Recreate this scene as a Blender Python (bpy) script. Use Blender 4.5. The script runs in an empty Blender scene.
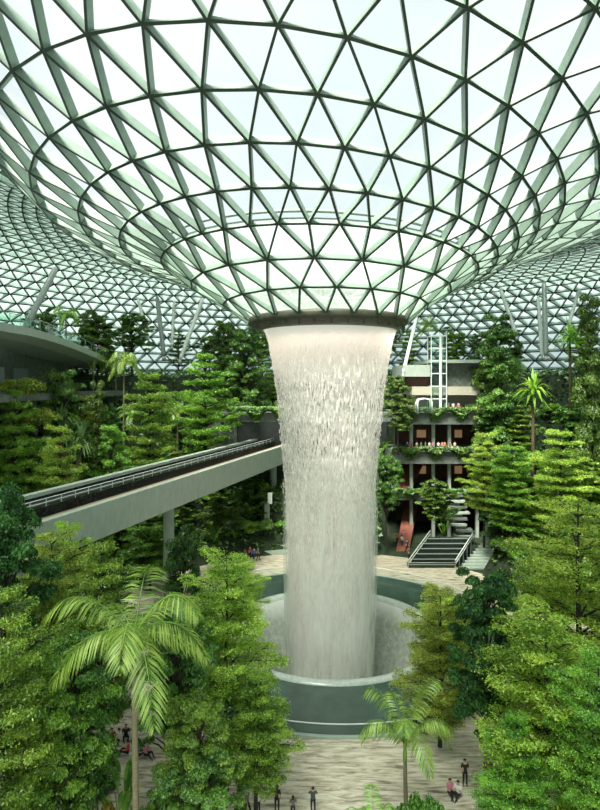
import bpy, bmesh, math, random
import numpy as np
from mathutils import Vector, Matrix
random.seed(7); RNG = np.random.default_rng(11)
S = bpy.context.scene; C = S.collection
PI = math.pi
EYE = 29.2; CD = 68.0; F = 570.0; HY = 385.0
AX = 3.7                                       # x of the waterfall's axis
def W(px, py, d): return Vector(((px-300)*d/F, d-CD, EYE+(HY-py)*d/F))
def proj(p):
    d = p[1]+CD
    return 300+F*p[0]/d, HY-F*(p[2]-EYE)/d

# ------------------------------------------------------------------ materials
def mat(name): 
    m = bpy.data.materials.new(name); m.use_nodes = True
    nt = m.node_tree; nt.nodes.clear(); return m, nt
def N(nt, t, **kw):
    n = nt.nodes.new(t)
    for k, v in kw.items():
        if k in ('i',):
            for a, b in v.items(): n.inputs[a].default_value = b
        else: setattr(n, k, v)
    return n
def L(nt, a, b): nt.links.new(a, b)
def ramp(nt, stops, fac=None, interp='LINEAR'):
    r = N(nt, 'ShaderNodeValToRGB'); cr = r.color_ramp; cr.interpolation = interp
    while len(cr.elements) < len(stops): cr.elements.new(0.5)
    for e, (p, c) in zip(cr.elements, stops): e.position = p; e.color = (*c[:3], 1)
    if fac is not None: L(nt, fac, r.inputs[0])
    return r
def simple(name, col, rough=.6, metal=0., noise=0., scale=3., stretch=(1,1,1), spec=.5, emit=0):
    m, nt = mat(name); out = N(nt, 'ShaderNodeOutputMaterial'); b = N(nt, 'ShaderNodeBsdfPrincipled')
    b.inputs['Roughness'].default_value = rough; b.inputs['Metallic'].default_value = metal
    b.inputs['Specular IOR Level'].default_value = spec
    b.inputs['Base Color'].default_value = (*col, 1)
    if noise:
        tc = N(nt, 'ShaderNodeTexCoord'); mp = N(nt, 'ShaderNodeMapping'); mp.inputs['Scale'].default_value = stretch
        nz = N(nt, 'ShaderNodeTexNoise', i={'Scale': scale, 'Detail': 5.})
        L(nt, tc.outputs['Object'], mp.inputs[0]); L(nt, mp.outputs[0], nz.inputs['Vector'])
        lo = tuple(c*(1-noise) for c in col); hi = tuple(min(1, c*(1+noise)) for c in col)
        r = ramp(nt, [(.3, lo), (.7, hi)], nz.outputs['Fac']); L(nt, r.outputs[0], b.inputs['Base Color'])
    if emit:
        b.inputs['Emission Color'].default_value = (*col, 1); b.inputs['Emission Strength'].default_value = emit
    L(nt, b.outputs[0], out.inputs[0]); return m
def leafmat(name, c1, c2, c3, trans=.35, gl=.06):
    m, nt = mat(name); out = N(nt, 'ShaderNodeOutputMaterial')
    geo = N(nt, 'ShaderNodeNewGeometry'); oi = N(nt, 'ShaderNodeObjectInfo')
    tc = N(nt, 'ShaderNodeTexCoord'); nz = N(nt, 'ShaderNodeTexNoise', i={'Scale': .55, 'Detail': 2.})
    L(nt, tc.outputs['Object'], nz.inputs['Vector'])
    a = N(nt, 'ShaderNodeMath', operation='MULTIPLY_ADD', i={1: .55, 2: 0.}); L(nt, geo.outputs['Random Per Island'], a.inputs[0])
    b = N(nt, 'ShaderNodeMath', operation='MULTIPLY_ADD', i={1: 1.1, 2: -.32}); L(nt, nz.outputs['Fac'], b.inputs[0])
    s = N(nt, 'ShaderNodeMath', operation='ADD'); L(nt, a.outputs[0], s.inputs[0]); L(nt, b.outputs[0], s.inputs[1])
    r = ramp(nt, [(.12, c1), (.5, c2), (.88, c3)], s.outputs[0])
    hs = N(nt, 'ShaderNodeHueSaturation')
    h = N(nt, 'ShaderNodeMath', operation='MULTIPLY_ADD', i={1: .035, 2: .4825}); L(nt, oi.outputs['Random'], h.inputs[0])
    v = N(nt, 'ShaderNodeMath', operation='MULTIPLY_ADD', i={1: .35, 2: .82}); L(nt, oi.outputs['Random'], v.inputs[0])
    L(nt, h.outputs[0], hs.inputs['Hue']); L(nt, v.outputs[0], hs.inputs['Value']); L(nt, r.outputs[0], hs.inputs['Color'])
    d = N(nt, 'ShaderNodeBsdfDiffuse'); t = N(nt, 'ShaderNodeBsdfTranslucent'); g = N(nt, 'ShaderNodeBsdfGlossy', i={'Roughness': .42})
    L(nt, hs.outputs[0], d.inputs[0]); L(nt, hs.outputs[0], t.inputs[0]); g.inputs[0].default_value = (.8, .9, .8, 1)
    m1 = N(nt, 'ShaderNodeMixShader', i={0: trans}); L(nt, d.outputs[0], m1.inputs[1]); L(nt, t.outputs[0], m1.inputs[2])
    m2 = N(nt, 'ShaderNodeMixShader', i={0: gl}); L(nt, m1.outputs[0], m2.inputs[1]); L(nt, g.outputs[0], m2.inputs[2])
    L(nt, m2.outputs[0], out.inputs[0]); return m
def glassmat(name, tint, refl=1.0, rough=.02, frost=0., fcol=(.8, .9, .8)):
    m, nt = mat(name); out = N(nt, 'ShaderNodeOutputMaterial')
    t = N(nt, 'ShaderNodeBsdfTransparent'); t.inputs[0].default_value = (*tint, 1)
    g = N(nt, 'ShaderNodeBsdfGlossy', i={'Roughness': rough}); lw = N(nt, 'ShaderNodeLayerWeight', i={0: .5}); fr = N(nt, 'ShaderNodeMapRange', i={1: .3, 2: 1., 3: .03, 4: .32}); fr.interpolation_type = 'SMOOTHSTEP'; L(nt, lw.outputs['Facing'], fr.inputs[0])
    mu = N(nt, 'ShaderNodeMath', operation='MULTIPLY', i={1: refl}); L(nt, fr.outputs[0], mu.inputs[0])
    base = t.outputs[0]
    if frost:
        tr = N(nt, 'ShaderNodeBsdfTranslucent'); tr.inputs[0].default_value = (*fcol, 1)
        tc = N(nt, 'ShaderNodeTexCoord'); nz = N(nt, 'ShaderNodeTexNoise', i={'Scale': 3., 'Detail': 6., 'Roughness': .7})
        L(nt, tc.outputs['Object'], nz.inputs['Vector'])
        mr = N(nt, 'ShaderNodeMapRange', i={1: .35, 2: .7, 3: frost*.7, 4: min(1, frost*1.25)}); L(nt, nz.outputs['Fac'], mr.inputs[0])
        mx = N(nt, 'ShaderNodeMixShader'); L(nt, mr.outputs[0], mx.inputs[0]); L(nt, t.outputs[0], mx.inputs[1]); L(nt, tr.outputs[0], mx.inputs[2])
        base = mx.outputs[0]
    m2 = N(nt, 'ShaderNodeMixShader'); L(nt, mu.outputs[0], m2.inputs[0]); L(nt, base, m2.inputs[1]); L(nt, g.outputs[0], m2.inputs[2])
    L(nt, m2.outputs[0], out.inputs[0]); return m
def watermat(name, col, lo, hi, sx=60., sz=.9, bright=1.0, dens=1.0):
    """falling water: translucent white strands with clear gaps, strands follow the angle round the axis"""
    m, nt = mat(name); out = N(nt, 'ShaderNodeOutputMaterial')
    tc = N(nt, 'ShaderNodeTexCoord'); sp = N(nt, 'ShaderNodeSeparateXYZ'); L(nt, tc.outputs['Object'], sp.inputs[0])
    at = N(nt, 'ShaderNodeMath', operation='ARCTAN2'); L(nt, sp.outputs[0], at.inputs[0]); L(nt, sp.outputs[1], at.inputs[1])
    cb = N(nt, 'ShaderNodeCombineXYZ'); mx = N(nt, 'ShaderNodeMath', operation='MULTIPLY', i={1: sx}); L(nt, at.outputs[0], mx.inputs[0])
    mz = N(nt, 'ShaderNodeMath', operation='MULTIPLY', i={1: sz}); L(nt, sp.outputs[2], mz.inputs[0])
    L(nt, mx.outputs[0], cb.inputs[0]); L(nt, mz.outputs[0], cb.inputs[1])
    nz = N(nt, 'ShaderNodeTexNoise', i={'Scale': 1., 'Detail': 3., 'Roughness': .65}); L(nt, cb.outputs[0], nz.inputs['Vector'])
    # denser towards the lip and towards the foot (where the water has broken up into spray)
    top = N(nt, 'ShaderNodeMapRange', i={1: 29., 2: 35.6, 3: 0., 4: .30*dens}); L(nt, sp.outputs[2], top.inputs[0])
    bot = N(nt, 'ShaderNodeMapRange', i={1: 22., 2: 2., 3: 0., 4: .16*dens}); L(nt, sp.outputs[2], bot.inputs[0])
    s1 = N(nt, 'ShaderNodeMath', operation='ADD'); L(nt, top.outputs[0], s1.inputs[0]); L(nt, bot.outputs[0], s1.inputs[1])
    s2 = N(nt, 'ShaderNodeMath', operation='ADD'); L(nt, s1.outputs[0], s2.inputs[0]); L(nt, nz.outputs['Fac'], s2.inputs[1])
    mr = N(nt, 'ShaderNodeMapRange', i={1: lo, 2: hi, 3: 0., 4: .92}); L(nt, s2.outputs[0], mr.inputs[0])
    t = N(nt, 'ShaderNodeBsdfTransparent'); d = N(nt, 'ShaderNodeBsdfDiffuse'); tr = N(nt, 'ShaderNodeBsdfTranslucent')
    d.inputs[0].default_value = (*col, 1); tr.inputs[0].default_value = (*col, 1)
    w = N(nt, 'ShaderNodeMixShader', i={0: .5}); L(nt, d.outputs[0], w.inputs[1]); L(nt, tr.outputs[0], w.inputs[2])
    o = N(nt, 'ShaderNodeMixShader'); L(nt, mr.outputs[0], o.inputs[0]); L(nt, t.outputs[0], o.inputs[1]); L(nt, w.outputs[0], o.inputs[2])
    L(nt, o.outputs[0], out.inputs[0]); return m

M = {}
M['steel'] = simple('pale green painted steel', (.25, .34, .28), .5, 0, .12, 1.2)
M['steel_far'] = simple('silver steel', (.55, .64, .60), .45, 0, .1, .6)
M['dark_steel_and_shade'] = simple('dark steel', (.045, .07, .05), .55)  # lamp housings; under the roof beams it is painted-in backlit shade
M['ring'] = simple('dark bronze steel', (.085, .085, .06), .45, .2, .2, 2)
M['glass'] = glassmat('roof glass', (.96, .99, .985), 1.0)
M['glass_frost'] = glassmat('frosted funnel glass', (.86, .95, .89), .8, .05, .38, (.88, .97, .88))
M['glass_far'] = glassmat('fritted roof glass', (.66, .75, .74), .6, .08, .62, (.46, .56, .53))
M['glass_green'] = glassmat('green balustrade glass', (.72, .88, .80), 1.)
M['glass_clear'] = glassmat('clear glass', (.85, .93, .9), 1.)
M['concrete'] = simple('pale concrete', (.36, .42, .36), .75, 0, .10, 2., (1, 1, .4))
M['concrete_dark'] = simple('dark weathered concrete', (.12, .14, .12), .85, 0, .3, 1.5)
M['beige'] = simple('beige render', (.46, .43, .34), .8, 0, .08, 2)
M['white'] = simple('white painted metal', (.75, .79, .75), .4)
M['grey'] = simple('grey metal', (.34, .38, .36), .4, .3)
M['rust'] = simple('brown cable tray', (.24, .15, .09), .7, 0, .2, 3)
M['track'] = simple('dark track bed', (.035, .045, .04), .4, 0, .4, 2)
M['soil'] = simple('mossy soil', (.02, .035, .014), .95, 0, .5, .8)
M['bark'] = simple('brown bark', (.09, .065, .04), .9, 0, .35, 4, (3, 3, .6))
M['bark_dark'] = simple('dark bark', (.035, .03, .02), .9, 0, .35, 4, (3, 3, .6))
M['bark_palm'] = simple('palm stem', (.16, .14, .08), .85, 0, .3, 9, (.4, .4, 3))
M['red'] = simple('red carpet', (.26, .09, .06), .8, 0, .15, 2)
M['brown'] = simple('brown timber wall', (.10, .045, .03), .7, 0, .3, 2, (4, 4, .5))
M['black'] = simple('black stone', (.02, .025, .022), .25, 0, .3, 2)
M['pondwater'] = simple('dark pond water', (.02, .04, .03), .08, 0, .2, 1, (1, 1, 1), .8)
M['shopglow'] = simple('warm shop interior', (.6, .38, .2), .5, emit=.25)
M['lamp'] = simple('lamp glow', (1, .9, .75), .5, emit=3)
M['lf_mid'] = leafmat('mid green leaves', (.02, .06, .010), (.09, .21, .022), (.26, .44, .06))
M['lf_bright'] = leafmat('bright green leaves', (.04, .12, .015), (.19, .39, .035), (.48, .68, .09))
M['lf_yel'] = leafmat('yellow green leaves', (.08, .17, .02), (.36, .53, .055), (.72, .82, .15), .4)
M['lf_dark'] = leafmat('dark green leaves', (.010, .035, .012), (.03, .10, .018), (.11, .26, .05), .25, .03)
M['lf_palm'] = leafmat('palm leaves', (.05, .14, .02), (.24, .44, .05), (.55, .74, .18), .4, .06)
M['lf_pale'] = leafmat('pale green leaves', (.04, .12, .04), (.13, .27, .08), (.28, .44, .15), .4)
M['lf_gold'] = leafmat('golden leaves', (.05, .09, .015), (.30, .27, .02), (.55, .42, .04), .3)
M['lf_under'] = leafmat('undergrowth leaves', (.012, .04, .008), (.055, .13, .02), (.18, .32, .05), .25)
# stone paving with long wavy courses
def floor_mat():
    m, nt = mat('wavy stone paving'); out = N(nt, 'ShaderNodeOutputMaterial'); b = N(nt, 'ShaderNodeBsdfPrincipled', i={'Roughness': .55})
    tc = N(nt, 'ShaderNodeTexCoord'); mp = N(nt, 'ShaderNodeMapping'); mp.inputs['Scale'].default_value = (.35, 2.1, 1)
    L(nt, tc.outputs['Object'], mp.inputs[0])
    nz = N(nt, 'ShaderNodeTexNoise', i={'Scale': 1.3, 'Detail': 6., 'Roughness': .68, 'Distortion': .6}); L(nt, mp.outputs[0], nz.inputs['Vector'])
    r = ramp(nt, [(.34, (.15, .125, .085)), (.46, (.46, .40, .30)), (.56, (.66, .60, .47)), (.75, (.78, .74, .62))], nz.outputs['Fac'])
    L(nt, r.outputs[0], b.inputs['Base Color']); L(nt, b.outputs[0], out.inputs[0]); return m
M['floor'] = floor_mat()
def bowl_mat():
    """wet funnel wall; the sheet of water is still white where it leaves the rim and thins further down"""
    m, nt = mat('wet bowl'); out = N(nt, 'ShaderNodeOutputMaterial'); b = N(nt, 'ShaderNodeBsdfPrincipled', i={'Roughness': .35})
    tc = N(nt, 'ShaderNodeTexCoord'); nz = N(nt, 'ShaderNodeTexNoise', i={'Scale': 1.6, 'Detail': 8., 'Roughness': .8}); L(nt, tc.outputs['Object'], nz.inputs['Vector'])
    r = ramp(nt, [(.3, (.18, .21, .18)), (.5, (.30, .34, .29)), (.72, (.50, .55, .49))], nz.outputs['Fac'])
    sp = N(nt, 'ShaderNodeSeparateXYZ'); L(nt, tc.outputs['Object'], sp.inputs[0]); mr = N(nt, 'ShaderNodeMapRange', i={1: -2.2, 2: 0., 3: 0., 4: 1.}); L(nt, sp.outputs[2], mr.inputs[0])
    mx = N(nt, 'ShaderNodeMix', data_type='RGBA'); L(nt, mr.outputs[0], mx.inputs[0]); L(nt, r.outputs[0], mx.inputs[6]); mx.inputs[7].default_value = (.55, .61, .57, 1)
    L(nt, mx.outputs[2], b.inputs['Base Color']); L(nt, b.outputs[0], out.inputs[0]); return m
M['bowl'] = bowl_mat()
M['lipwater'] = simple('foaming rim water', (.36, .42, .38), .18, 0, .15, 3)
M['pool'] = simple('dark green pool water', (.04, .075, .058), .16, 0, .2, .6)
M['water'] = watermat('falling water strands', (.90, .87, .83), .47, .62, 74, .8)
M['water2'] = watermat('inner falling water', (.88, .87, .82), .44, .68, 26, .7)
M['spray'] = watermat('fine spray', (.97, 1., .97), .56, 1.35, 5, .12, dens=2.4)

# ------------------------------------------------------------------ mesh helpers
class MB:
    def __init__(s): s.v = []; s.f = []; s.mi = []; s.cur = 0
    def add(s, vs, fs):
        o = len(s.v); s.v += [tuple(v) for v in vs]; s.f += [tuple(i+o for i in f) for f in fs]; s.mi += [s.cur]*len(fs)
    def box(s, c, size, rz=0, bev=0):
        hx, hy, hz = size[0]/2, size[1]/2, size[2]/2; co, si = math.cos(rz), math.sin(rz)
        vs = [(c[0]+x*hx*co-y*hy*si, c[1]+x*hx*si+y*hy*co, c[2]+z*hz) for x in (-1, 1) for y in (-1, 1) for z in (-1, 1)]
        s.add(vs, [(0, 1, 3, 2), (4, 6, 7, 5), (0, 4, 5, 1), (2, 3, 7, 6), (0, 2, 6, 4), (1, 5, 7, 3)])
    def bar(s, p, q, nrm, w, d0, d1):
        """box beam from p to q: width w, from d0 to d1 along nrm"""
        p = Vector(p); q = Vector(q); n = Vector(nrm).normalized(); t = (q-p).normalized(); u = t.cross(n).normalized()*(w/2)
        vs = [a+b+n*d for a in (p, q) for (b, d) in ((-u, d0), (u, d0), (u, d1), (-u, d1))]
        s.add(vs, [(0, 1, 2, 3), (7, 6, 5, 4), (0, 4, 5, 1), (1, 5, 6, 2), (2, 6, 7, 3), (3, 7, 4, 0)])
    def tube(s, pts, rad, n=8, cap=True):
        pts = [Vector(p) for p in pts]; o = []; K = len(pts)
        if not hasattr(rad, '__len__'): rad = [rad]*K
        ref = None
        for i, p in enumerate(pts):
            t = (pts[min(i+1, K-1)]-pts[max(i-1, 0)]).normalized()
            if ref is None: ref = t.orthogonal().normalized()
            a = (ref - t*ref.dot(t)).normalized(); ref = a; b = t.cross(a)
            o += [p+(a*math.cos(2*PI*k/n)+b*math.sin(2*PI*k/n))*rad[i] for k in range(n)]
        fs = [(i*n+k, i*n+(k+1) % n, (i+1)*n+(k+1) % n, (i+1)*n+k) for i in range(K-1) for k in range(n)]
        if cap: fs += [tuple(range(n))[::-1], tuple((K-1)*n+k for k in range(n))]
        s.add(o, fs)
    def lathe(s, prof, n=96, c=(0, 0), a0=0, a1=2*PI, close=False):
        full = abs(a1-a0-2*PI) < 1e-6; K = n if full else n+1; o = []
        for i in range(K):
            t = a0+(a1-a0)*i/n
            o += [(c[0]+r*math.sin(t), c[1]+r*math.cos(t), z) for r, z in prof]
        P = len(prof); fs = []; rng = range(P if close else P-1)
        for i in range(n):
            j = (i+1) % K
            for k in rng: fs.append((i*P+k, j*P+k, j*P+(k+1) % P, i*P+(k+1) % P))
        s.add(o, fs)
    def strip(s, A, B):
        """quad strip between two polylines"""
        n = len(A); s.add(list(A)+list(B), [(i, i+1, n+i+1, n+i) for i in range(n-1)])
    def sweep(s, path, prof, closed=True):
        """prof: (lateral, z) section swept along a plan path of 3D points"""
        P = len(prof); o = []; K = len(path)
        for i, p in enumerate(path):
            t = (Vector(path[min(i+1, K-1)])-Vector(path[max(i-1, 0)])); t.z = 0; t.normalize(); u = Vector((-t.y, t.x, 0))
            o += [Vector(p)+u*a+Vector((0, 0, z)) for a, z in prof]
        rng = range(P if closed else P-1)
        fs = [(i*P+k, i*P+(k+1) % P, (i+1)*P+(k+1) % P, (i+1)*P+k) for i in range(K-1) for k in rng]
        if closed: fs += [tuple(range(P))[::-1], tuple((K-1)*P+k for k in range(P))]
        s.add(o, fs)
    def mesh(s, name, mats, smooth=False):
        me = bpy.data.meshes.new(name); me.from_pydata(s.v, [], s.f)
        if not isinstance(mats, (list, tuple)): mats = [mats]
        for m in mats: me.materials.append(m)
        if len(mats) > 1: me.polygons.foreach_set('material_index', s.mi)
        if smooth: me.polygons.foreach_set('use_smooth', [True]*len(me.polygons))
        me.validate(); bm = bmesh.new(); bm.from_mesh(me); bmesh.ops.recalc_face_normals(bm, faces=bm.faces[:]); bm.to_mesh(me); bm.free()
        me.update(); return me
    def build(s, name, mats, parent=None, smooth=False, loc=None):
        return link(name, s.mesh(name, mats, smooth), parent, loc)
def link(name, me, parent=None, loc=None):
    o = bpy.data.objects.new(name, me); C.objects.link(o)
    if parent: o.parent = parent
    if loc is not None: o.location = loc
    return o
def tag(o, label=None, cat=None, group=None, kind=None):
    if label: o['label'] = label
    if cat: o['category'] = cat
    if group: o['group'] = group
    if kind: o['kind'] = kind
    return o
def empty(name, loc=(0, 0, 0), rz=0, **k):
    o = bpy.data.objects.new(name, None); C.objects.link(o); o.location = loc; o.rotation_euler.z = rz; o.empty_display_size = .5
    if k: tag(o, **k)
    return o
def copy_tree(o, parent=None):
    c = o.copy(); C.objects.link(c)
    if parent: c.parent = parent
    for ch in list(o.children): copy_tree(ch, c)
    return c

# ------------------------------------------------------------------ leaves
def leaves(pos, nrm, size, asp=.5, fold=.12, direc=None):
    """rhombic leaf blades: centre, normal, half length"""
    n = len(pos); nrm = nrm/np.linalg.norm(nrm, axis=1, keepdims=True)
    if direc is None: direc = RNG.normal(size=(n, 3))
    t = direc-(direc*nrm).sum(1, keepdims=True)*nrm; t /= np.linalg.norm(t, axis=1, keepdims=True)+1e-9
    u = np.cross(nrm, t); s = np.asarray(size).reshape(-1, 1)*np.ones((n, 1))
    v = np.empty((n, 4, 3)); v[:, 0] = pos-t*s; v[:, 2] = pos+t*s-nrm*s*fold
    v[:, 1] = pos+u*s*asp+nrm*s*fold; v[:, 3] = pos-u*s*asp+nrm*s*fold
    return v.reshape(-1, 3)
def leafmesh(name, V, m):
    me = bpy.data.meshes.new(name); n = len(V)//4
    me.vertices.add(4*n); me.vertices.foreach_set('co', V.astype(np.float32).ravel())
    me.loops.add(4*n); me.loops.foreach_set('vertex_index', np.arange(4*n, dtype=np.int32))
    me.polygons.add(n); me.polygons.foreach_set('loop_start', np.arange(n, dtype=np.int32)*4)
    me.polygons.foreach_set('loop_total', np.full(n, 4, dtype=np.int32)); me.materials.append(m); me.update(); return me
def blob(c, rad, n, ls, up=.6, shell=.35):
    """leaves in the outer shell of an ellipsoid clump"""
    d = RNG.normal(size=(n, 3)); d /= np.linalg.norm(d, axis=1, keepdims=True); d[:, 2] = np.where(d[:, 2] < -.25, -d[:, 2]*.6, d[:, 2])
    r = 1-shell*RNG.random((n, 1))**1.3
    pos = np.array(c)+d*r*np.array(rad)
    nrm = d*(1-up)+np.array([0, 0, up])+RNG.normal(size=(n, 3))*.38
    return leaves(pos, nrm, ls*(.65+.7*RNG.random(n)), .5)

# every template: unit tree, returned as (crown_mesh, trunk_mesh); nominal height 10, crown radius 3
def branches(mb, tips, base, top, r0):
    for t in tips:
        t = Vector(t); z0 = max(base, min(top, t.z-random.uniform(.8, 2.)))
        a = Vector((0, 0, z0)); m = a.lerp(t, .5)+Vector((0, 0, .25)); mb.tube([a, m, t], [r0*.5, r0*.32, r0*.12], 5)
def t_broad(name, lm, bm_, n=7500, seed=0, low=3.5, nb=26, ls=.24, stems=1):
    """rounded crown built of uneven leafy boughs with gaps between them"""
    random.seed(seed); Vs = []; tips = []
    for i in range(nb):
        k = (i+.5)/nb; z = low+(10-low)*k*.95; rr = 3.0*math.sqrt(max(.05, 1-(k*1.05-.42)**2/.5))
        a = i*2.4+random.uniform(-.5, .5); q = rr*random.uniform(.3, 1.0)
        c = np.array([q*math.cos(a), q*math.sin(a), z-.35]); cr = random.uniform(.45, 1.0)
        tips.append(tuple(c)); m = n//nb
        for j in range(4):                            # each bough ends in a few lobes
            o = np.array([random.gauss(0, .55), random.gauss(0, .55), random.gauss(0, .28)])*cr*1.1; r = cr*random.uniform(.5, .85)
            Vs.append(blob(c+o, (r*1.15, r*1.15, r*.55), m//4, ls, .55, .5))
    mb = MB()
    for s in range(stems):
        o = (s-(stems-1)/2)*.9; mb.tube([(o, 0, 0), (o*.9, .05, 3), (o*.4, .1, 6), (0, 0, 8.8)], [.18, .14, .1, .05], 8)
    branches(mb, tips, 2.8, 8.5, .14)
    return leafmesh(name, np.concatenate(Vs), lm), mb.mesh('trunk', bm_, True)
def t_layer(name, lm, bm_, n=8000, seed=0, low=2.6, tiers=9, ls=.17, fine=1.):
    """tiers of flat sprays on near-horizontal boughs"""
    random.seed(seed); Vs = []; mb = MB(); mb.tube([(0, 0, 0), (.06, 0, 4), (-.05, .05, 8), (0, 0, 9.9)], [.16, .12, .07, .02], 8)
    pads = []
    for i in range(tiers):
        k = i/(tiers-1); z = low+(9.7-low)*k**.95; R = 3.3*math.sqrt(max(.1, 1-(k-.35)**2/.5))*random.uniform(.6, 1.12); nbr = (5 if k < .75 else 3)+random.randint(0, 1)
        a0 = random.uniform(0, 6)
        for j in range(nbr):
            a = a0+j*2*PI/nbr+random.uniform(-.35, .35); Rj = R*random.uniform(.6, 1.12)
            dx, dy = math.cos(a), math.sin(a); rise = random.uniform(.15, .75)*Rj/3
            pts = [Vector((0, 0, z-.3)), Vector((dx*Rj*.5, dy*Rj*.5, z+rise*.5)), Vector((dx*Rj, dy*Rj, z+rise*.8))]
            mb.tube(pts, [.05, .03, .01], 4)
            m_ = max(3, int(Rj/.42*fine))
            for q_ in range(m_):
                q = .25+.8*(q_+.5)/m_; wid = .75*Rj/3*math.sin(PI*min(.95, q*.8+.12))+.12
                for sd in (-1, 0, 1):
                    lat = sd*wid*random.uniform(.5, 1.15)+random.uniform(-.08, .08)
                    tip = Vector((dx*Rj*q-dy*lat, dy*Rj*q+dx*lat, z+rise*.8*q+.10*random.uniform(-1, 1)))
                    if sd: mb.tube([Vector((dx*Rj*(q-.12), dy*Rj*(q-.12), z+rise*.8*q-.03)), tip], [.014, .005], 3, False)
                    pads.append((tip.x, tip.y, tip.z, random.uniform(.20, .36)))
    m = max(3, n//len(pads))
    for x, y, z, w in pads:
        p = np.array([x, y, z])+RNG.normal(size=(m, 3))*np.array([w*.6, w*.6, .055])
        p[:, 2] -= ((p[:, 0]-x)**2+(p[:, 1]-y)**2)*.35
        nr = np.array([0, 0, 1.])+RNG.normal(size=(m, 3))*.4
        Vs.append(leaves(p, nr, ls*(.6+.7*RNG.random(m)), .45))
    return leafmesh(name, np.concatenate(Vs), lm), mb.mesh('trunk', bm_, True)
def t_column(name, lm, bm_, n=7000, seed=0, low=.8, ls=.22, stems=1):
    """narrow dense crown, leafy almost to the ground"""
    random.seed(seed); Vs = []; mb = MB()
    nb = 46
    for i in range(nb):
        k = (i+.5)/nb; z = low+(9.6-low)*k+random.uniform(-.3, .3); R = 2.2*(1-.5*k)*random.uniform(.3, 1.15)*(1+.25*math.sin(z*2.1+seed))
        a = i*2.4+random.uniform(-.5, .5); c = np.array([R*.75*math.cos(a), R*.75*math.sin(a), z]); cr = random.uniform(.35, .95)*(1.1-.4*k)
        for j in range(2): Vs.append(blob(c+RNG.normal(size=3)*cr*.4, (cr, cr, cr*.6), n//nb//2, ls, .4, .5))
    for s in range(stems):
        o = (s-(stems-1)/2)*.5; mb.tube([(o, 0, 0), (o*.6, .06, 4), (0, 0, 9)], [.17, .13, .04], 7)
    return leafmesh(name, np.concatenate(Vs), lm), mb.mesh('trunk', bm_, True)
def frond(base, a, L_, rise, droop, nl=46, ll=.62, w=.035, vee=.55):
    """one arching pinnate frond: rachis points and leaflet quads"""
    dx = np.array([math.cos(a), math.sin(a), 0.]); side = np.array([-dx[1], dx[0], 0.]); P = []
    for t in np.linspace(0, 1, nl):
        P.append(np.array(base)+dx*L_*(t-.18*t*t*droop)+np.array([0, 0, 1.])*L_*(rise*t-droop*t**2.1))
    P = np.array(P); V = []
    for i in range(3, nl):
        t = i/(nl-1); tg = P[i]-P[i-1]; tg /= np.linalg.norm(tg); l = ll*(.35+1.0*math.sin(PI*min(1, t*.93+.07))**.7)
        upv = np.cross(side, tg) if np.cross(side, tg)[2] > 0 else -np.cross(side, tg)
        for sd in (-1, 1):
            d = side*sd*.85+tg*.6+upv*(.12+.25*RNG.random())-np.array([0, 0, vee*.8+.3*RNG.random()]); d /= np.linalg.norm(d)
            for sub in (0, .5)[:1 + (i % 3 == 0)]:
                b = P[i]-tg*sub*np.linalg.norm(P[i]-P[i-1]); ww = np.cross(d, upv); ww /= np.linalg.norm(ww)+1e-9; ww = ww*w*(.8+.4*RNG.random())
                e = b+d*l*(.9+.2*RNG.random())-np.array([0, 0, .18*l]); mid = b+d*l*.5
                V += [b, mid+ww, e, mid-ww]
    return P, V
def t_palm(name, lm, bm_, H=10, nf=11, seed=0, L_=3.6, rise=(.35, 1.15), ll=.62, w=.045, crownshaft=True):
    random.seed(seed); Vs = []; mb = MB(); mb2 = MB()
    mb.tube([(0, 0, 0), (.1, .03, H*.3), (.05, .08, H*.7), (0, 0, H)], [.19, .15, .13, .11], 10)
    if crownshaft: mb2.tube([(0, 0, H-.6), (0, 0, H-.3), (0, 0, H+.5)], [.13, .15, .06], 8)
    for i in range(nf):
        a = i*2.399+random.uniform(-.2, .2); r = rise[0]+(rise[1]-rise[0])*(i/nf)
        P, V = frond((0, 0, H+.2), a, L_*random.uniform(.85, 1.1), r, .62+r*.28, ll=ll, w=w)
        Vs += V; mb2.tube(P[::3], [.045*(1-.8*k/11) for k in range(len(P[::3]))], 4)
    return leafmesh(name, np.array(Vs), lm), mb.mesh('trunk', bm_, True), mb2.mesh('frond_stem', M['lf_palm'], True)
def t_rosette(name, lm, bm_, H=8, seed=0, heads=1, ll=1.3, n=70, w=.09):
    """strap-leaved heads on bare stems (pandanus, dracaena)"""
    random.seed(seed); V = []; mb = MB()
    for h in range(heads):
        a = h*2.4; o = Vector((math.cos(a), math.sin(a), 0))*(0 if heads == 1 else .9); hz = H-(.9*h if heads > 1 else 0)
        mb.tube([(0, 0, 0), tuple(o*.4+Vector((0, 0, hz*.6))), tuple(o+Vector((0, 0, hz)))], [.13, .1, .07], 6)
        for i in range(n):
            az = i*2.4; el = random.uniform(-.35, 1.35); d = np.array([math.cos(az)*math.cos(el), math.sin(az)*math.cos(el), math.sin(el)])
            b = np.array(o+Vector((0, 0, hz+random.uniform(-.25, .25)))); l = ll*random.uniform(.75, 1.15)
            s = np.array([-math.sin(az), math.cos(az), 0])*w; m = b+d*l*.55; e = b+d*l+np.array([0, 0, -.42*l*math.cos(el)]); V += [b, m+s, e, m-s]
    return leafmesh(name, np.array(V), lm), mb.mesh('trunk', bm_, True)
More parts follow.
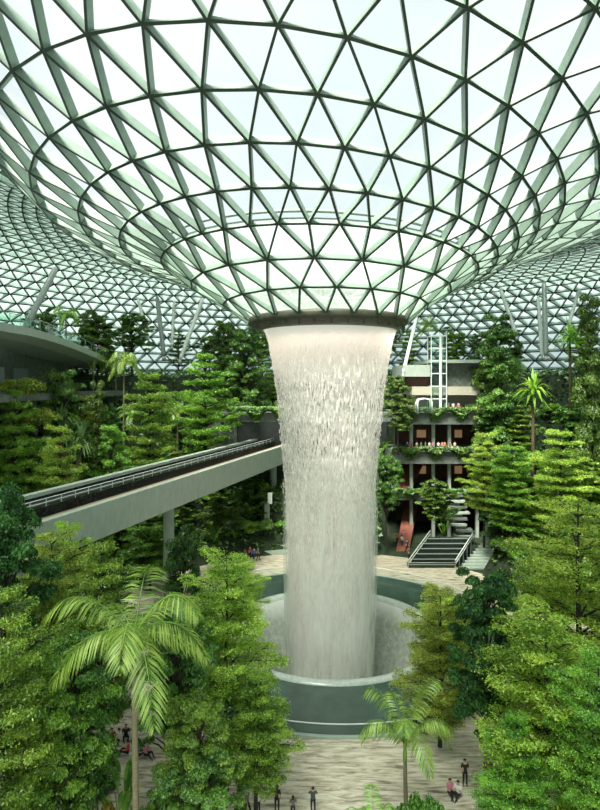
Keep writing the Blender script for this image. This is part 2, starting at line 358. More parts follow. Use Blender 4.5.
def t_shrub(name, lm, bm_, n=1800, seed=0, ls=.2, flat=.8):
    """nominal height 2.2, radius 1.5"""
    random.seed(seed); Vs = []; mb = MB()
    for i in range(9):
        a = i*2.4; q = random.uniform(.2, 1.0) if i else 0; c = (q*math.cos(a), q*math.sin(a), random.uniform(.7, 1.5)); r = random.uniform(.5, .8)
        Vs.append(blob(c, (r, r, r*flat), n//9, ls, .45, .5)); mb.tube([(0, 0, 0), (c[0]*.6, c[1]*.6, c[2]*.6), c], [.06, .04, .015], 4)
    return leafmesh(name, np.concatenate(Vs), lm), mb.mesh('stem', bm_, True)
def t_paddle(name, lm, bm_, n=13, seed=0, ll=2.4, w=.42):
    """big paddle leaves from one base (banana, bird of paradise)"""
    random.seed(seed); V = []; mb = MB()
    for i in range(n):
        a = i*2.4; el = random.uniform(.5, 1.35); st = random.uniform(1.2, 2.4); d = Vector((math.cos(a)*math.cos(el), math.sin(a)*math.cos(el), math.sin(el)))
        p = d*st; mb.tube([(0, 0, 0), tuple(p*.5), tuple(p)], [.07, .05, .03], 5); s = Vector((-math.sin(a), math.cos(a), 0)); prev = (p, .05)
        l = ll*random.uniform(.7, 1.1)
        for k in range(1, 7):
            t = k/6; q = p+d*l*t-Vector((0, 0, .45*l*t*t)); ww = w*math.sin(PI*min(.97, t*.9+.08)); a0, w0 = prev
            for sd in (-1, 1): V += [a0, a0+s*sd*w0-Vector((0, 0, .1*w0)), q+s*sd*ww-Vector((0, 0, .1*ww)), q]
            prev = (q, ww)
    return leafmesh(name, np.array([tuple(x) for x in V]), lm), mb.mesh('stem', bm_, True)

T = {}
T['broad'] = [t_broad('crown', M['lf_mid'], M['bark_dark'], 14000, 1, 3.5, 34, .17), t_broad('crown', M['lf_mid'], M['bark_dark'], 14000, 2, 4.5, 34, .17)]
T['bright'] = [t_broad('crown', M['lf_bright'], M['bark'], 15000, 3, 4.2, 34, .16), t_broad('crown', M['lf_bright'], M['bark'], 15000, 4, 3.0, 34, .16)]
T['layer'] = [t_layer('crown', M['lf_yel'], M['bark_dark'], 15000, 5, 2.6, 9, .14), t_layer('crown', M['lf_yel'], M['bark_dark'], 15000, 6, 3.4, 8, .14), t_layer('crown', M['lf_yel'], M['bark_dark'], 15000, 16, 1.6, 10, .14)]
T['layerg'] = [t_layer('crown', M['lf_bright'], M['bark_dark'], 14000, 7, 2.6, 9, .14), t_layer('crown', M['lf_bright'], M['bark_dark'], 14000, 8, 3.2, 8, .14)]
T['dark'] = [t_broad('crown', M['lf_dark'], M['bark'], 13000, 9, 3.4, 24, .15), t_broad('crown', M['lf_dark'], M['bark_dark'], 13000, 10, 1.2, 26, .15)]
T['column'] = [t_column('crown', M['lf_mid'], M['bark_dark'], 12000, 12, .8, .16), t_column('crown', M['lf_mid'], M['bark_dark'], 12000, 13, 2., .16)]
# the same kinds with finer leaves for the trees close by
T['Fbroad'] = [t_broad('crown', M['lf_mid'], M['bark_dark'], 52000, 1, 3.6, 44, .085), t_broad('crown', M['lf_mid'], M['bark_dark'], 52000, 2, 4.6, 44, .085)]
T['Fbright'] = [t_broad('crown', M['lf_bright'], M['bark'], 56000, 3, 4.4, 44, .08), t_broad('crown', M['lf_bright'], M['bark'], 56000, 4, 3.2, 44, .08)]
T['Flayer'] = [t_layer('crown', M['lf_yel'], M['bark_dark'], 60000, 5, 2.8, 12, .062, 1.3), t_layer('crown', M['lf_yel'], M['bark_dark'], 60000, 6, 3.4, 11, .062, 1.3), t_layer('crown', M['lf_yel'], M['bark_dark'], 60000, 16, 1.8, 12, .062, 1.3)]
T['Flayerg'] = [t_layer('crown', M['lf_bright'], M['bark_dark'], 60000, 7, 2.8, 12, .065, 1.3), t_layer('crown', M['lf_bright'], M['bark_dark'], 60000, 8, 3.2, 11, .065, 1.3)]
T['Fcolumn'] = [t_column('crown', M['lf_mid'], M['bark_dark'], 40000, 12, .8, .085), t_column('crown', M['lf_mid'], M['bark_dark'], 40000, 13, 2., .085)]
T['Fdark'] = [t_broad('crown', M['lf_dark'], M['bark'], 80000, 9, 3.6, 50, .085, 3), t_broad('crown', M['lf_dark'], M['bark_dark'], 80000, 10, 1.2, 54, .085)]
T['Fshrub'] = [t_shrub('crown', M['lf_mid'], M['bark_dark'], 8000, 41, .09), t_shrub('crown', M['lf_bright'], M['bark_dark'], 8000, 42, .09)]
T['Fshruby'] = [t_shrub('crown', M['lf_gold'], M['bark_dark'], 8000, 44, .09), t_shrub('crown', M['lf_yel'], M['bark_dark'], 8000, 43, .09)]
T['palm'] = [t_palm('crown', M['lf_palm'], M['bark_palm'], 10, 12, 21, 4.2, (.15, 1.5), .85, .028), t_palm('crown', M['lf_palm'], M['bark_palm'], 10, 9, 22, 3.2)]
T['palmlow'] = [t_palm('crown', M['lf_palm'], M['bark_palm'], 4.5, 10, 23, 3.8, (.6, 1.9), .7, .026), t_palm('crown', M['lf_palm'], M['bark_palm'], 3, 9, 24, 3.0, (.5, 1.5), .7, .028)]
T['rosette'] = [t_rosette('crown', M['lf_bright'], M['bark'], 8, 31), t_rosette('crown', M['lf_pale'], M['bark'], 8, 32, 3)]
T['shrub'] = [t_shrub('crown', M['lf_mid'], M['bark_dark'], 1800, 41), t_shrub('crown', M['lf_bright'], M['bark_dark'], 1800, 42)]
T['shruby'] = [t_shrub('crown', M['lf_yel'], M['bark_dark'], 1800, 43, .2), t_shrub('crown', M['lf_gold'], M['bark_dark'], 1800, 44, .24)]
T['paddle'] = [t_paddle('crown', M['lf_palm'], M['lf_palm'], 13, 51), t_paddle('crown', M['lf_pale'], M['lf_palm'], 11, 52)]
BASEDIM = {'broad': (10, 3.3), 'bright': (10, 3.3), 'layer': (10, 3.4), 'layerg': (10, 3.4), 'dark': (10, 3.3), 'column': (10, 2.3), 'palm': (11.5, 3.6),
           'palmlow': (6.8, 3.6), 'rosette': (9, 1.3), 'shrub': (2.2, 1.5), 'shruby': (2.2, 1.5), 'paddle': (3.4, 2.2)}
NM = {'broad': 'broadleaf_tree', 'bright': 'broadleaf_tree', 'layer': 'layered_tree', 'layerg': 'layered_tree', 'dark': 'dark_leaved_tree', 'column': 'columnar_tree',
      'palm': 'palm_tree', 'palmlow': 'young_palm', 'rosette': 'screw_pine', 'shrub': 'shrub', 'shruby': 'shrub', 'paddle': 'paddle_leaf_plant'}
CAT = {'broad': 'tree', 'bright': 'tree', 'layer': 'tree', 'layerg': 'tree', 'dark': 'tree', 'column': 'tree', 'palm': 'palm', 'palmlow': 'palm', 'rosette': 'tree', 'shrub': 'shrub', 'shruby': 'shrub', 'paddle': 'plant'}
def plant(kind, loc, h, r, var=0, rz=None, label=None, group=None):
    near_ = (loc[1]+CD < 82 or h/BASEDIM[kind][0] > 1.4) and 'F'+kind in T; tk = T['F'+kind if near_ else kind]; me = tk[var % len(tk)]; H0, R0 = BASEDIM[kind]
    o = empty(NM[kind], loc, random.uniform(0, 6.28) if rz is None else rz)
    o.scale = (r/R0, r/R0, h/H0); link('crown', me[0], o)
    link('stem' if kind in ('shrub', 'shruby', 'paddle') else 'trunk', me[1], o)
    if len(me) > 2: link('frond_stem', me[2], o)
    o['category'] = CAT[kind]
    if label: o['label'] = label
    if group: o['group'] = group
    return o

# ------------------------------------------------------------------ terrain
STEPS = [(31, 0), (33, 3), (38, 3), (40.5, 8), (46, 8), (48.5, 15), (54, 15), (57, 23), (64, 23), (67, 31), (110, 31)]
def hgt(x, y):
    r = math.hypot(x-AX, y); h = float(np.interp(r, [s[0] for s in STEPS], [s[1] for s in STEPS]))
    k = min(1, max(0, (y+30)/16)); k = k*k*(3-2*k)
    return h*k
def facade_zone(x, y):                            # the terraced building right of the fall keeps the slope clear
    d = y+CD; px = 300+F*x/d
    return 382 < px < 492 and 88 < d < 128
def build_terrain():
    mb = MB(); R = [31, 32, 33, 35, 38, 39.2, 40.5, 43, 46, 47.2, 48.5, 51, 54, 55.5, 57, 60, 64, 65.5, 67, 72, 80, 90, 99]; n = 150; A = []
    for r in R:
        for i in range(n+1):
            a = -PI*.82+1.64*PI*i/n; x = AX+r*math.sin(a); y = r*math.cos(a); z = hgt(x, y)
            if facade_zone(x, y): z = min(z, 0)
            if r > 32 and z > 1: z += random.uniform(-.35, .35)
            A.append((x, y, z+(.02 if r > 31 else -.05)))
    mb.add(A, [(k*(n+1)+i, k*(n+1)+i+1, (k+1)*(n+1)+i+1, (k+1)*(n+1)+i) for k in range(len(R)-1) for i in range(n)])
    tag(mb.build('hillside', M['soil'], None, True), kind='structure')
    # the low plants that cover the slope: nobody could count them
    n = 60000; a = RNG.uniform(-PI*.75, PI*.75, n); r = 31.5+RNG.random(n)**.85*45; x = AX+r*np.sin(a); y = r*np.cos(a); keep = []
    pos = []
    for xx, yy in zip(x, y):
        if facade_zone(xx, yy) or yy < -28: continue
        if proj((xx, yy, 20))[0] < -60 or proj((xx, yy, 20))[0] > 660: continue
        pos.append((xx, yy, hgt(xx, yy)+RNG.random()**2*1.6+.1))
    pos = np.array(pos); nr = np.array([0, 0, .9])+RNG.normal(size=pos.shape)*.55; nr[:, 1] -= .4
    o = link('undergrowth', leafmesh('undergrowth', leaves(pos, nr, .28+.3*RNG.random(len(pos)), .5), M['lf_under']))
    tag(o, 'dark green ground cover over the stepped slopes around the plaza', 'ground cover', kind='stuff')
build_terrain()

# ------------------------------------------------------------------ floor, pool, waterfall
mb = MB(); mb.lathe([(20.9, 0), (60, 0)], 128, (AX, 0)); fl = mb.build('floor', M['floor']); tag(fl, kind='structure')
mb = MB(); mb.add([(-170, -170, -14), (170, -170, -14), (170, 170, -14), (-170, 170, -14)], [(0, 1, 2, 3)]); tag(mb.build('ground', M['concrete_dark']), kind='structure')
pool = empty('fountain_basin', (AX, 0, 0), label='round dark green basin with sunken funnel beneath the waterfall', cat='basin')
mb = MB(); mb.lathe([(12.9, .06), (20.75, .06)], 160); mb.build('pool_water', M['pool'], pool, True)
mb = MB(); mb.lathe([(20.7, -.2), (20.7, .16), (21.05, .16), (21.05, -.05)], 160); tag(mb.build('kerb', M['concrete'], pool), 'pale stone kerb')
mb = MB(); mb.lathe([(12.95, .0), (12.9, .12), (12.75, .28), (12.45, .36), (12.1, .33), (11.8, .15), (11.6, -.15)], 160); tag(mb.build('rim', M['lipwater'], pool, True), 'pale foaming rim')
mb = MB(); mb.lathe([(11.6, -.15), (11.1, -.9), (10.3, -2.4), (9.3, -4.4), (8.2, -6.8), (7.2, -9.4), (6.6, -12), (6.4, -13.5), (.01, -13.5)], 160); mb.build('bowl', M['bowl'], pool, True)
bal = empty('pool_railing', (AX, 0, .16), label='clear glass railing with a thin white handrail around the basin', cat='railing')
mb = MB(); mb.lathe([(20.92, 0), (20.92, .98)], 160); mb.build('glass_panel', M['glass_clear'], bal, True)
mb = MB(); mb.tube([(20.92*math.sin(t), 20.92*math.cos(t), 1.02) for t in np.linspace(0, 2*PI, 161)], .05, 8, False); mb.build('handrail', M['white'], bal, True)
PROF = [(7.95, 35.75), (7.75, 35.4), (7.45, 34.6), (6.95, 32), (6.55, 29.6), (6.26, 27.4), (5.9, 23.5), (5.7, 21.4), (5.4, 17.4), (5.2, 14), (4.95, 9), (4.75, 5), (4.5, 1.2), (4.25, -4), (4.05, -8), (3.95, -11.5)]
fallo = empty('waterfall', (AX-.1, 0, 0), label='tall white waterfall dropping from the roof ring into the basin', cat='waterfall')
mb = MB(); mb.lathe(PROF, 128); mb.build('water_curtain', M['water'], fallo, True)
mb = MB(); mb.lathe([(r*.90, z) for r, z in PROF], 128); mb.build('inner_water', M['water2'], fallo, True)
mb = MB()
random.seed(3)
for i in range(9000):                                # separate elongated drops round the curtain
    k = random.random(); z = -9+44*k; r = float(np.interp(z, [p[1] for p in PROF[::-1]], [p[0] for p in PROF[::-1]])); a = random.uniform(0, 2*PI)
    sp = .04+.34*(1-k)**1.4; r += random.gauss(.02, sp*1.1); l = random.uniform(.10, .42); w = random.uniform(.016, .034)
    x, y = r*math.sin(a), r*math.cos(a); u, v = math.cos(a)*w, -math.sin(a)*w
    mb.add([(x, y, z+l), (x+u, y+v, z), (x, y, z-l*.5), (x-u, y-v, z), (x+v, y-u, z), (x-v, y+u, z)], [(0, 1, 4), (0, 4, 3), (0, 3, 5), (0, 5, 1), (2, 4, 1), (2, 3, 4), (2, 5, 3), (2, 1, 5)])
d = bpy.data.meshes.new('drops'); d.from_pydata(mb.v, [], mb.f); d.materials.append(simple('water drops', (.86, .83, .79), .3)); tag(link('falling_drops', d, fallo), kind='stuff')
for dr in (.2, .5):
    mb = MB(); mb.lathe([(5.4+dr*.3, 20), (5.3+dr*.7, 14), (5.1+dr, 8), (4.9+dr*1.1, 2), (4.7+dr*1.1, -3), (4.4+dr, -8)], 96); mb.build('spray', M['spray'], fallo, True)

# ------------------------------------------------------------------ roof: a funnel-shaped gridshell round an oculus
# rows: centre x, radius, height above eye, lean to the right, lean to the near side, node phase (deg), nodes
ROWS = [(3.2, 9.35, 7.75, -0.007, 0.01, -3, 21), (2.95, 11.75, 9.65, -0.012, 0.04, 3, 21), (2.4, 14.85, 11.6, -0.025, 0.048, -4, 21), (2.2, 17.9, 13.8, -0.038, 0.052, -4.5, 42), (0.9, 21.1, 15.05, -0.05, 0.08, -4.5, 42), (-0.2, 24.1, 16.3, -0.063, 0.115, 0, 42), (-1.5, 27.3, 17.9, -0.07, 0.125, -2.8, 42), (-2.2, 30.3, 20.3, -0.1, 0.12, 1.5, 42), (-2.2, 33.3, 22.6, -0.125, 0.125, -2.8, 42), (-2.2, 37, 24.6, -0.14, 0.125, 1.5, 42), (-2, 41, 26.2, -0.13, 0.115, -2.8, 42), (-1.6, 44.8, 27.5, -0.11, 0.1, 0, 126), (-1.2, 49.2, 28.4, -0.09, 0.085, 1.43, 126), (-0.8, 53.6, 28.9, -0.07, 0.065, 0, 126), (-0.5, 58, 29, -0.055, 0.05, 1.43, 126), (0, 62.4, 28.7, -0.04, 0.035, 0, 126), (0.4, 66.8, 28, -0.03, 0.02, 1.43, 126), (0.8, 71.2, 26.8, -0.02, 0.01, 0, 126), (1.2, 75.6, 25.2, -0.01, 0, 1.43, 126), (1.5, 79.8, 23.1, 0, 0, 0, 126), (1.8, 83.8, 20.4, 0, 0, 1.43, 126), (2, 87.6, 17, 0, 0, 0, 126), (2, 91.2, 13.3, 0, 0, 1.43, 126), (2, 94.4, 9, 0, 0, 0, 126), (2, 97, 4.5, 0, 0, 1.43, 126), (2, 99, 0, 0, 0, 0, 126), (2, 100.4, -5, 0, 0, 1.43, 126)]
fine = ROWS[:12]                                 # the outer shell has twice as many, flatter courses
for a_, b_ in zip(ROWS[11:], ROWS[12:]): fine += [tuple((p+q)/2 for p, q in zip(a_[:5], b_[:5]))+(0, 126), b_]
ROWS = [r[:5]+((0, 1.43)[i % 2], 126) if i > 10 else r for i, r in enumerate(fine)]
RW = np.array([r[:5] for r in ROWS]); KK = np.arange(len(ROWS))
def rpt(k, th):
    """surface point at row k (float) and angle th from the camera side"""
    cx, r, h, a, b = [float(np.interp(k, KK, RW[:, j])) for j in range(5)]
    X = cx+r*math.sin(th); return Vector((X, -r*math.cos(th), EYE+h+a*X+b*r*math.cos(th)))
def rnorm(k, th):
    du = rpt(min(k+.5, len(ROWS)-1), th)-rpt(max(k-.5, 0), th); dv = rpt(k, th+.02)-rpt(k, th-.02)
    n = du.cross(dv).normalized(); return n if n.z > 0 or k > 30 else -n
NODE = []; NRM = []
for k, row in enumerate(ROWS):
    n = row[6]; NODE.append([rpt(k, math.radians(row[5])+2*PI*i/n) for i in range(n)])
    nn = []
    for i in range(n):
        th = math.radians(row[5])+2*PI*i/n; v = rnorm(k, th)
        out = Vector((math.sin(th), -math.cos(th), 0))
        if k > 26 and v.dot(out) < 0: v = -v
        if k <= 26 and v.z < 0: v = -v
        nn.append(v)
    NRM.append(nn)
ceil = empty('ceiling', (0, 0, 0), kind='structure')
rowE = 3
DEP = lambda k: .5+.35*min(1, k/5)+.5*max(0, min(1, (k-10)/5))
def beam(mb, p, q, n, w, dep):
    """deep web with an added underside strip, its dark colour painting in backlit shade"""
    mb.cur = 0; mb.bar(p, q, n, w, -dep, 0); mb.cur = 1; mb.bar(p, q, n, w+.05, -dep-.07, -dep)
for k in range(1, len(ROWS)):
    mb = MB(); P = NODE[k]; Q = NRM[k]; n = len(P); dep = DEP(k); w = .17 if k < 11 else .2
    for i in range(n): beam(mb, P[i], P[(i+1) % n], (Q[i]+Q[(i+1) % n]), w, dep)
    mb.build('ring_beam', [M['steel'] if k < 11 else M['steel_far'], M['dark_steel_and_shade']], ceil)
# diagonal beams and panes, band by band
for k in range(len(ROWS)-1):
    A, B = NODE[k], NODE[k+1]; na, nb = len(A), len(B); QA, QB = NRM[k], NRM[k+1]
    edges = []; tris = []
    ccx = (ROWS[k][0]+ROWS[k+1][0])/2; an = lambda p: math.degrees(math.atan2(p.x-ccx, -p.y)); ta = [an(p) for p in A]; tb = [an(p) for p in B]
    near = lambda t, arr: min(range(len(arr)), key=lambda j: abs((arr[j]-t+180) % 360-180))
    if na == nb:
        st = 360/na
        for i in range(na):
            c = near(ta[i], tb); dl = (tb[c]-ta[i]+180) % 360-180; hi, lo = (c, (c-1) % nb) if dl >= 0 else ((c+1) % nb, c)
            edges += [(i, hi), (i, lo)]; tris += [((0, i), (0, (i+1) % na), (1, hi)), ((0, i), (1, lo), (1, hi))]
    else:
        st = 360/na
        for i in range(na):
            c = near(ta[i], tb); l = (c-1) % nb; r = (c+1) % nb
            edges += [(i, c), (i, l), (i, r)]
            tris += [((0, i), (1, l), (1, c)), ((0, i), (1, c), (1, r)), ((0, i), (0, (i+1) % na), (1, r))]
            if nb == 3*na: tris.append(((0, (i+1) % na), (1, r), (1, (r+1) % nb)))
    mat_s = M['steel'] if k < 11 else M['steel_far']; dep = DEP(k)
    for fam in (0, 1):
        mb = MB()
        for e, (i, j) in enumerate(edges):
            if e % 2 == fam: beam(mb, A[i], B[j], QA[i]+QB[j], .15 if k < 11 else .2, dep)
        mb.build('diagonal_beam', [mat_s, M['dark_steel_and_shade']], ceil)
    mb = MB(); pt = lambda q: (A, B)[q[0]][q[1]]+(QA, QB)[q[0]][q[1]]*.03
    for t in tris: mb.add([pt(q) for q in t], [(0, 1, 2)])
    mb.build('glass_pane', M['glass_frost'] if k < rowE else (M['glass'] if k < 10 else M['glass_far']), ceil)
# pipe ring just outside the third ring of nodes
mb = MB(); mb.tube([rpt(3.16, t)+rnorm(3.16, t)*.25 for t in np.linspace(0, 2*PI, 121)], .16, 8, False); mb.build('gutter_pipe', M['steel'], ceil, True)
# the oculus collar that carries the water
cz = EYE
mb = MB(); mb.lathe([(9.3, cz+7.9), (9.45, cz+7.7), (9.45, cz+7.15), (9.2, cz+6.95), (8.5, cz+6.55), (8.05, cz+6.35), (7.9, cz+6.35), (7.85, cz+6.9), (8.6, cz+7.9)], 128, close=True)
oc = mb.build('oculus_ring', M['ring'], None, True, (AX-.4, 0, 0)); tag(oc, 'dark steel ring at the foot of the glass funnel that pours the water', 'ring')
# raking columns under the far roof
cols = [((56, 268), (22, 322), 95, .5, 'thick pale column leaning right, far left above the curved walkway'), ((203, 298), (180, 348), 125, .42, 'pale leaning column left of the waterfall ring, closest to it'),
        ((138, 299), (149, 330), 130, .33, 'pale leaning column above the left trees, leaning left at its top'), ((157, 296), (164, 345), 135, .5, 'upright pale column above the left trees'),
        ((174, 302), (172, 335), 136, .33, 'slim white column right of the pair above the left trees'), ((544, 282), (546, 345), 118, .5, 'thick upright grey column above the right trees'),
        ((538, 296), (542, 345), 124, .38, 'white column just left of the thick upright one on the right'), ((500, 288), (517, 325), 128, .4, 'leaning column above the right trees, leaning left at its top'),
        ((579, 290), (562, 335), 122, .36, 'leaning column at far right, leaning right at its top'), ((417, 315), (403, 362), 112, .33, 'slim pale strut between the waterfall ring and the lift tower')]
COLP = []
for (a, b, d, r, lab) in cols:
    p = W(a[0], a[1], d); q = W(b[0], b[1]+12, d-4); COLP += [(q.x, q.y), (p.lerp(q, .6).x, p.lerp(q, .6).y)]; root = empty('roof_column', q, label=lab, cat='column')
    mb = MB(); v = p-q; mb.tube([(0, 0, 0), v*.06, v*.5, v*.94, v*1.0], [r*.5, r, r*1.05, r, r*.55], 12); mb.build('shaft', M['grey'] if r > .45 else M['white'], root, True)
    mb = MB(); mb.tube([(0, 0, -.9), (0, 0, .1)], [r*1.1, r*.7], 12); mb.build('base', M['grey'], root, True)

for i in range(32):
    t = 2*PI*i/32; l = bpy.data.lights.new('lamp', 'SPOT'); l.energy = 270; l.color = (1, .76, .68); l.spot_size = 2.2; l.spot_blend = 1.; l.shadow_soft_size = .4
    lo = bpy.data.objects.new('lamp', l); C.objects.link(lo); lo.location = (9.0*math.sin(t), 9.0*math.cos(t), cz+6.35); lo.parent = oc
    lo.rotation_euler = Vector((-.26*math.sin(t), -.26*math.cos(t), -1)).to_track_quat('-Z', 'Y').to_euler()
    mb = MB(); mb.tube([(9.0*math.sin(t), 9.0*math.cos(t), cz+6.4), (9.0*math.sin(t), 9.0*math.cos(t), cz+6.95)], [.14, .1], 10); mb.build('lamp_housing', M['dark_steel_and_shade'], oc)

# ------------------------------------------------------------------ train guideway on the left
def gp(d, z=0): return Vector((-21.2+13.8/45*(d-50), d-CD, z))
gw = empty('train_guideway', gp(50, -1.0), label='concrete elevated train guideway crossing behind the waterfall', cat='bridge')
base = gp(50)
path = [gp(d)-base for d in (26, 34, 42, 50, 58, 66, 74, 82, 90, 98, 106, 113)]
def sect(name, prof, m, lab=None, sm=False):
    mb = MB(); mb.sweep(path, prof); o = mb.build(name, m, gw, sm)
    if lab: o['label'] = lab
    return o
sect('near_girder', [(0, 15.2), (0, 18.6), (.75, 18.6), (.75, 17.6), (.35, 17.3), (.35, 15.2)], M['concrete'])
sect('cable_tray', [(.78, 17.5), (.78, 18.5), (1.5, 18.5), (1.5, 17.5)], M['rust'], 'brown cable tray')
sect('track_bed', [(.35, 16.6), (.78, 17.3), (3.5, 17.3), (7.2, 17.3), (7.2, 16.6)], M['track'], 'dark track bed')
cw = sect('centre_wall', [(3.3, 17.3), (3.3, 18.9), (3.55, 18.9), (3.55, 17.3)], M['black'])
sect('far_parapet', [(7.0, 16.0), (7.0, 19.0), (7.7, 19.0), (7.7, 16.0)], M['black'], 'dark glossy parapet wall')
sect('parapet_cap', [(6.9, 19.0), (6.9, 19.35), (7.8, 19.35), (7.8, 19.0)], M['concrete'])
sect('walkway', [(5.4, 17.9), (5.4, 18.5), (7.0, 18.5), (7.0, 17.9)], M['track'])
for off in (1.6, 2.8, 4.1, 5.1): sect('rail', [(off, 17.3), (off, 17.55), (off+.16, 17.55), (off+.16, 17.3)], M['grey'], 'steel running rail')
for z_ in (19.25, 19.6):
    mb = MB(); mb.tube([p+Vector((-.95, .29, 0)).normalized()*3.42+Vector((0, 0, z_)) for p in path], .04, 6); mb.build('handrail', M['white'], cw, True)
for i in range(44):
    p = gp(27+i*1.95)-base+Vector((-.95, .29, 0)).normalized()*3.42
    mb = MB(); mb.tube([p+Vector((0, 0, 18.85)), p+Vector((0, 0, 19.62))], .035, 6); mb.build('railing_post', M['white'], cw)
for i, d in enumerate((50, 74, 113)):
    p = gp(d)-base+Vector((-.95, .29, 0)).normalized()*3.6
    mb = MB(); mb.tube([p+Vector((0, 0, 1.)), p+Vector((0, 0, 14.2)), p+Vector((0, 0, 15.2)), p+Vector((0, 0, 16.3))], [.7, .7, .8, 1.6], 20); mb.build('pier', M['concrete'], gw, True)
sect('deck_slab', [(.4, 16.0), (.4, 16.62), (7.2, 16.62), (7.2, 16.0)], M['concrete'])
# tunnel mouth where the guideway enters the hill
tp = empty('tunnel_portal', W(255, 447, 112), label='dark concrete tunnel mouth left of the waterfall where the guideway ends', cat='tunnel')
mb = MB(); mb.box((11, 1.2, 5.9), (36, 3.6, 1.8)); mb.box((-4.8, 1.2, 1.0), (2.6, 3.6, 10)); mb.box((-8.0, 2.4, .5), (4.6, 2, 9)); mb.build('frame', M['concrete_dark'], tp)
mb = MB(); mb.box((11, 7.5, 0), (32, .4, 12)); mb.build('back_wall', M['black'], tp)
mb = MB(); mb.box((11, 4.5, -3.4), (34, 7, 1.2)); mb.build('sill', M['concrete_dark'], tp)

# ------------------------------------------------------------------ curved upper walkway, far left
pth = [(-90, 322, 50, 36.6), (-40, 321, 58, 36.6), (0, 0, 66, 36.5), (32, 0, 72, 36.35), (58, 0, 81, 36.1), (80, 0, 93, 35.7), (97, 0, 106, 35.1), (106, 0, 116, 34.6), (110, 0, 124, 34.3)]
cur = [Vector(((a-300)*d/F, d-CD, z)) for a, _, d, z in pth]
def smooth(pts, m=6):
    o = []
    for i in range(len(pts)-1):
        p0, p1, p2, p3 = pts[max(i-1, 0)], pts[i], pts[i+1], pts[min(i+2, len(pts)-1)]
        for k in range(m):
            t = k/m; o.append(.5*((2*p1)+(p2-p0)*t+(2*p0-5*p1+4*p2-p3)*t*t+(3*p1-p0-3*p2+p3)*t**3))
    return o+[pts[-1]]
cur = smooth(cur); c0 = cur[12].copy(); cl = [p-c0 for p in cur]
wk = empty('canopy_walkway', c0, label='curved concrete walkway deck with green glass railing at upper left', cat='walkway')
mb = MB(); mb.sweep(cl, [(0, -1.0), (0, 0), (9, 0), (9, -1.6), (2.5, -1.5)]); mb.build('deck', M['concrete'], wk)
mb = MB(); mb.sweep(cl, [(.15, 0), (.15, 1.25), (.2, 1.25), (.2, 0)]); mb.build('glass_panel', M['glass_green'], wk)
mb = MB(); mb.tube([p+Vector((-.1, .1, 1.32)) for p in cl], .05, 6); mb.build('handrail', M['grey'], wk, True)
for i in range(0, len(cl), 2):
    mb = MB(); mb.tube([cl[i]+Vector((-.15, 0, 0)), cl[i]+Vector((-.15, 0, 1.3))], .04, 6); mb.build('railing_post', M['grey'], wk)
# storeys below the walkway
sb = empty('terrace_building', (-44, 14, 20), label='shaded concrete storeys with lit shop fronts below the curved walkway', cat='building')
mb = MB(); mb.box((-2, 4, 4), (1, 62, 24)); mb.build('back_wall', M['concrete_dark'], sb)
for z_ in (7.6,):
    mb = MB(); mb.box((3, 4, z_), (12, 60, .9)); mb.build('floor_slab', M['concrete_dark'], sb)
for y_ in (-18, -6, 6, 18):
    mb = MB(); mb.tube([(3, y_, -10), (3, y_, 7.2)], .45, 12); mb.build('column', M['concrete'], sb, True)
for j, (y_, c) in enumerate([(-14, (.5, .12, .06)), (-8.5, (.10, .25, .3)), (-3, (.45, .30, .12)), (2.5, (.3, .35, .33)), (10, (.15, .2, .2))]):
    mb = MB(); mb.box((-1.2, y_, 10.2), (.4, 4.6, 3.4)); mb.build('shop_front', simple('shop front %d' % j, c, .4), sb)
# ------------------------------------------------------------------ terraced building right of the fall, lift tower, pond
bd = W(440, 545, 112); bz = 0
tb = empty('terraced_mall', (bd.x, bd.y, 0), label='terraced mall facade with planted ledges right of the waterfall', cat='building')
def px2(px, d): return (px-300)*d/F-bd.x
def bx(name, x0, x1, d0, d1, z0, z1, m, par=tb):
    mb = MB(); mb.box(((px2(x0, d0)+px2(x1, d0))/2, (d0+d1)/2-CD-bd.y, (z0+z1)/2), (px2(x1, d0)-px2(x0, d0), d1-d0, z1-z0)); return mb.build(name, m, par)
bx('back_wall', 396, 500, 122, 123, 0, 27.2, M['brown'])
bx('ledge', 392, 500, 107, 122, 7.6, 8.9, M['concrete_dark']); bx('ledge', 392, 500, 107, 122, 14.4, 16.6, M['concrete_dark']); bx('ledge', 396, 500, 107, 122, 21.8, 24.0, M['concrete_dark'])
tag(bx('canopy_beam', 412, 480, 108, 122, 27.3, 28.9, M['beige']), 'beige canopy beam')
bx('upper_wall', 412, 490, 114, 120, 24, 27.4, M['beige']); bx('roof_wall', 446, 500, 110, 121, 28.9, 33.4, M['concrete_dark']); bx('roof_wall', 405, 430, 110, 121, 28.9, 30.8, M['brown'])
bx('roof_deck', 403, 430, 108, 121, 30.8, 33.0, M['concrete']); bx('roof_deck', 430, 500, 108, 124, 33.4, 34.0, M['concrete'])
for x_ in (410, 432, 448, 476):
    for z0, z1 in ((0, 7.6), (8.9, 14.4), (16.6, 21.8)): bx('column', x_, x_+3, 109, 109.7, z0, z1, M['concrete'])
for x0, x1 in ((414, 430), (452, 466)):
    for z0 in (10.3, 18): bx('shop_window', x0+3, x1-4, 121.6, 121.9, z0, z0+1.6, M['shopglow'])
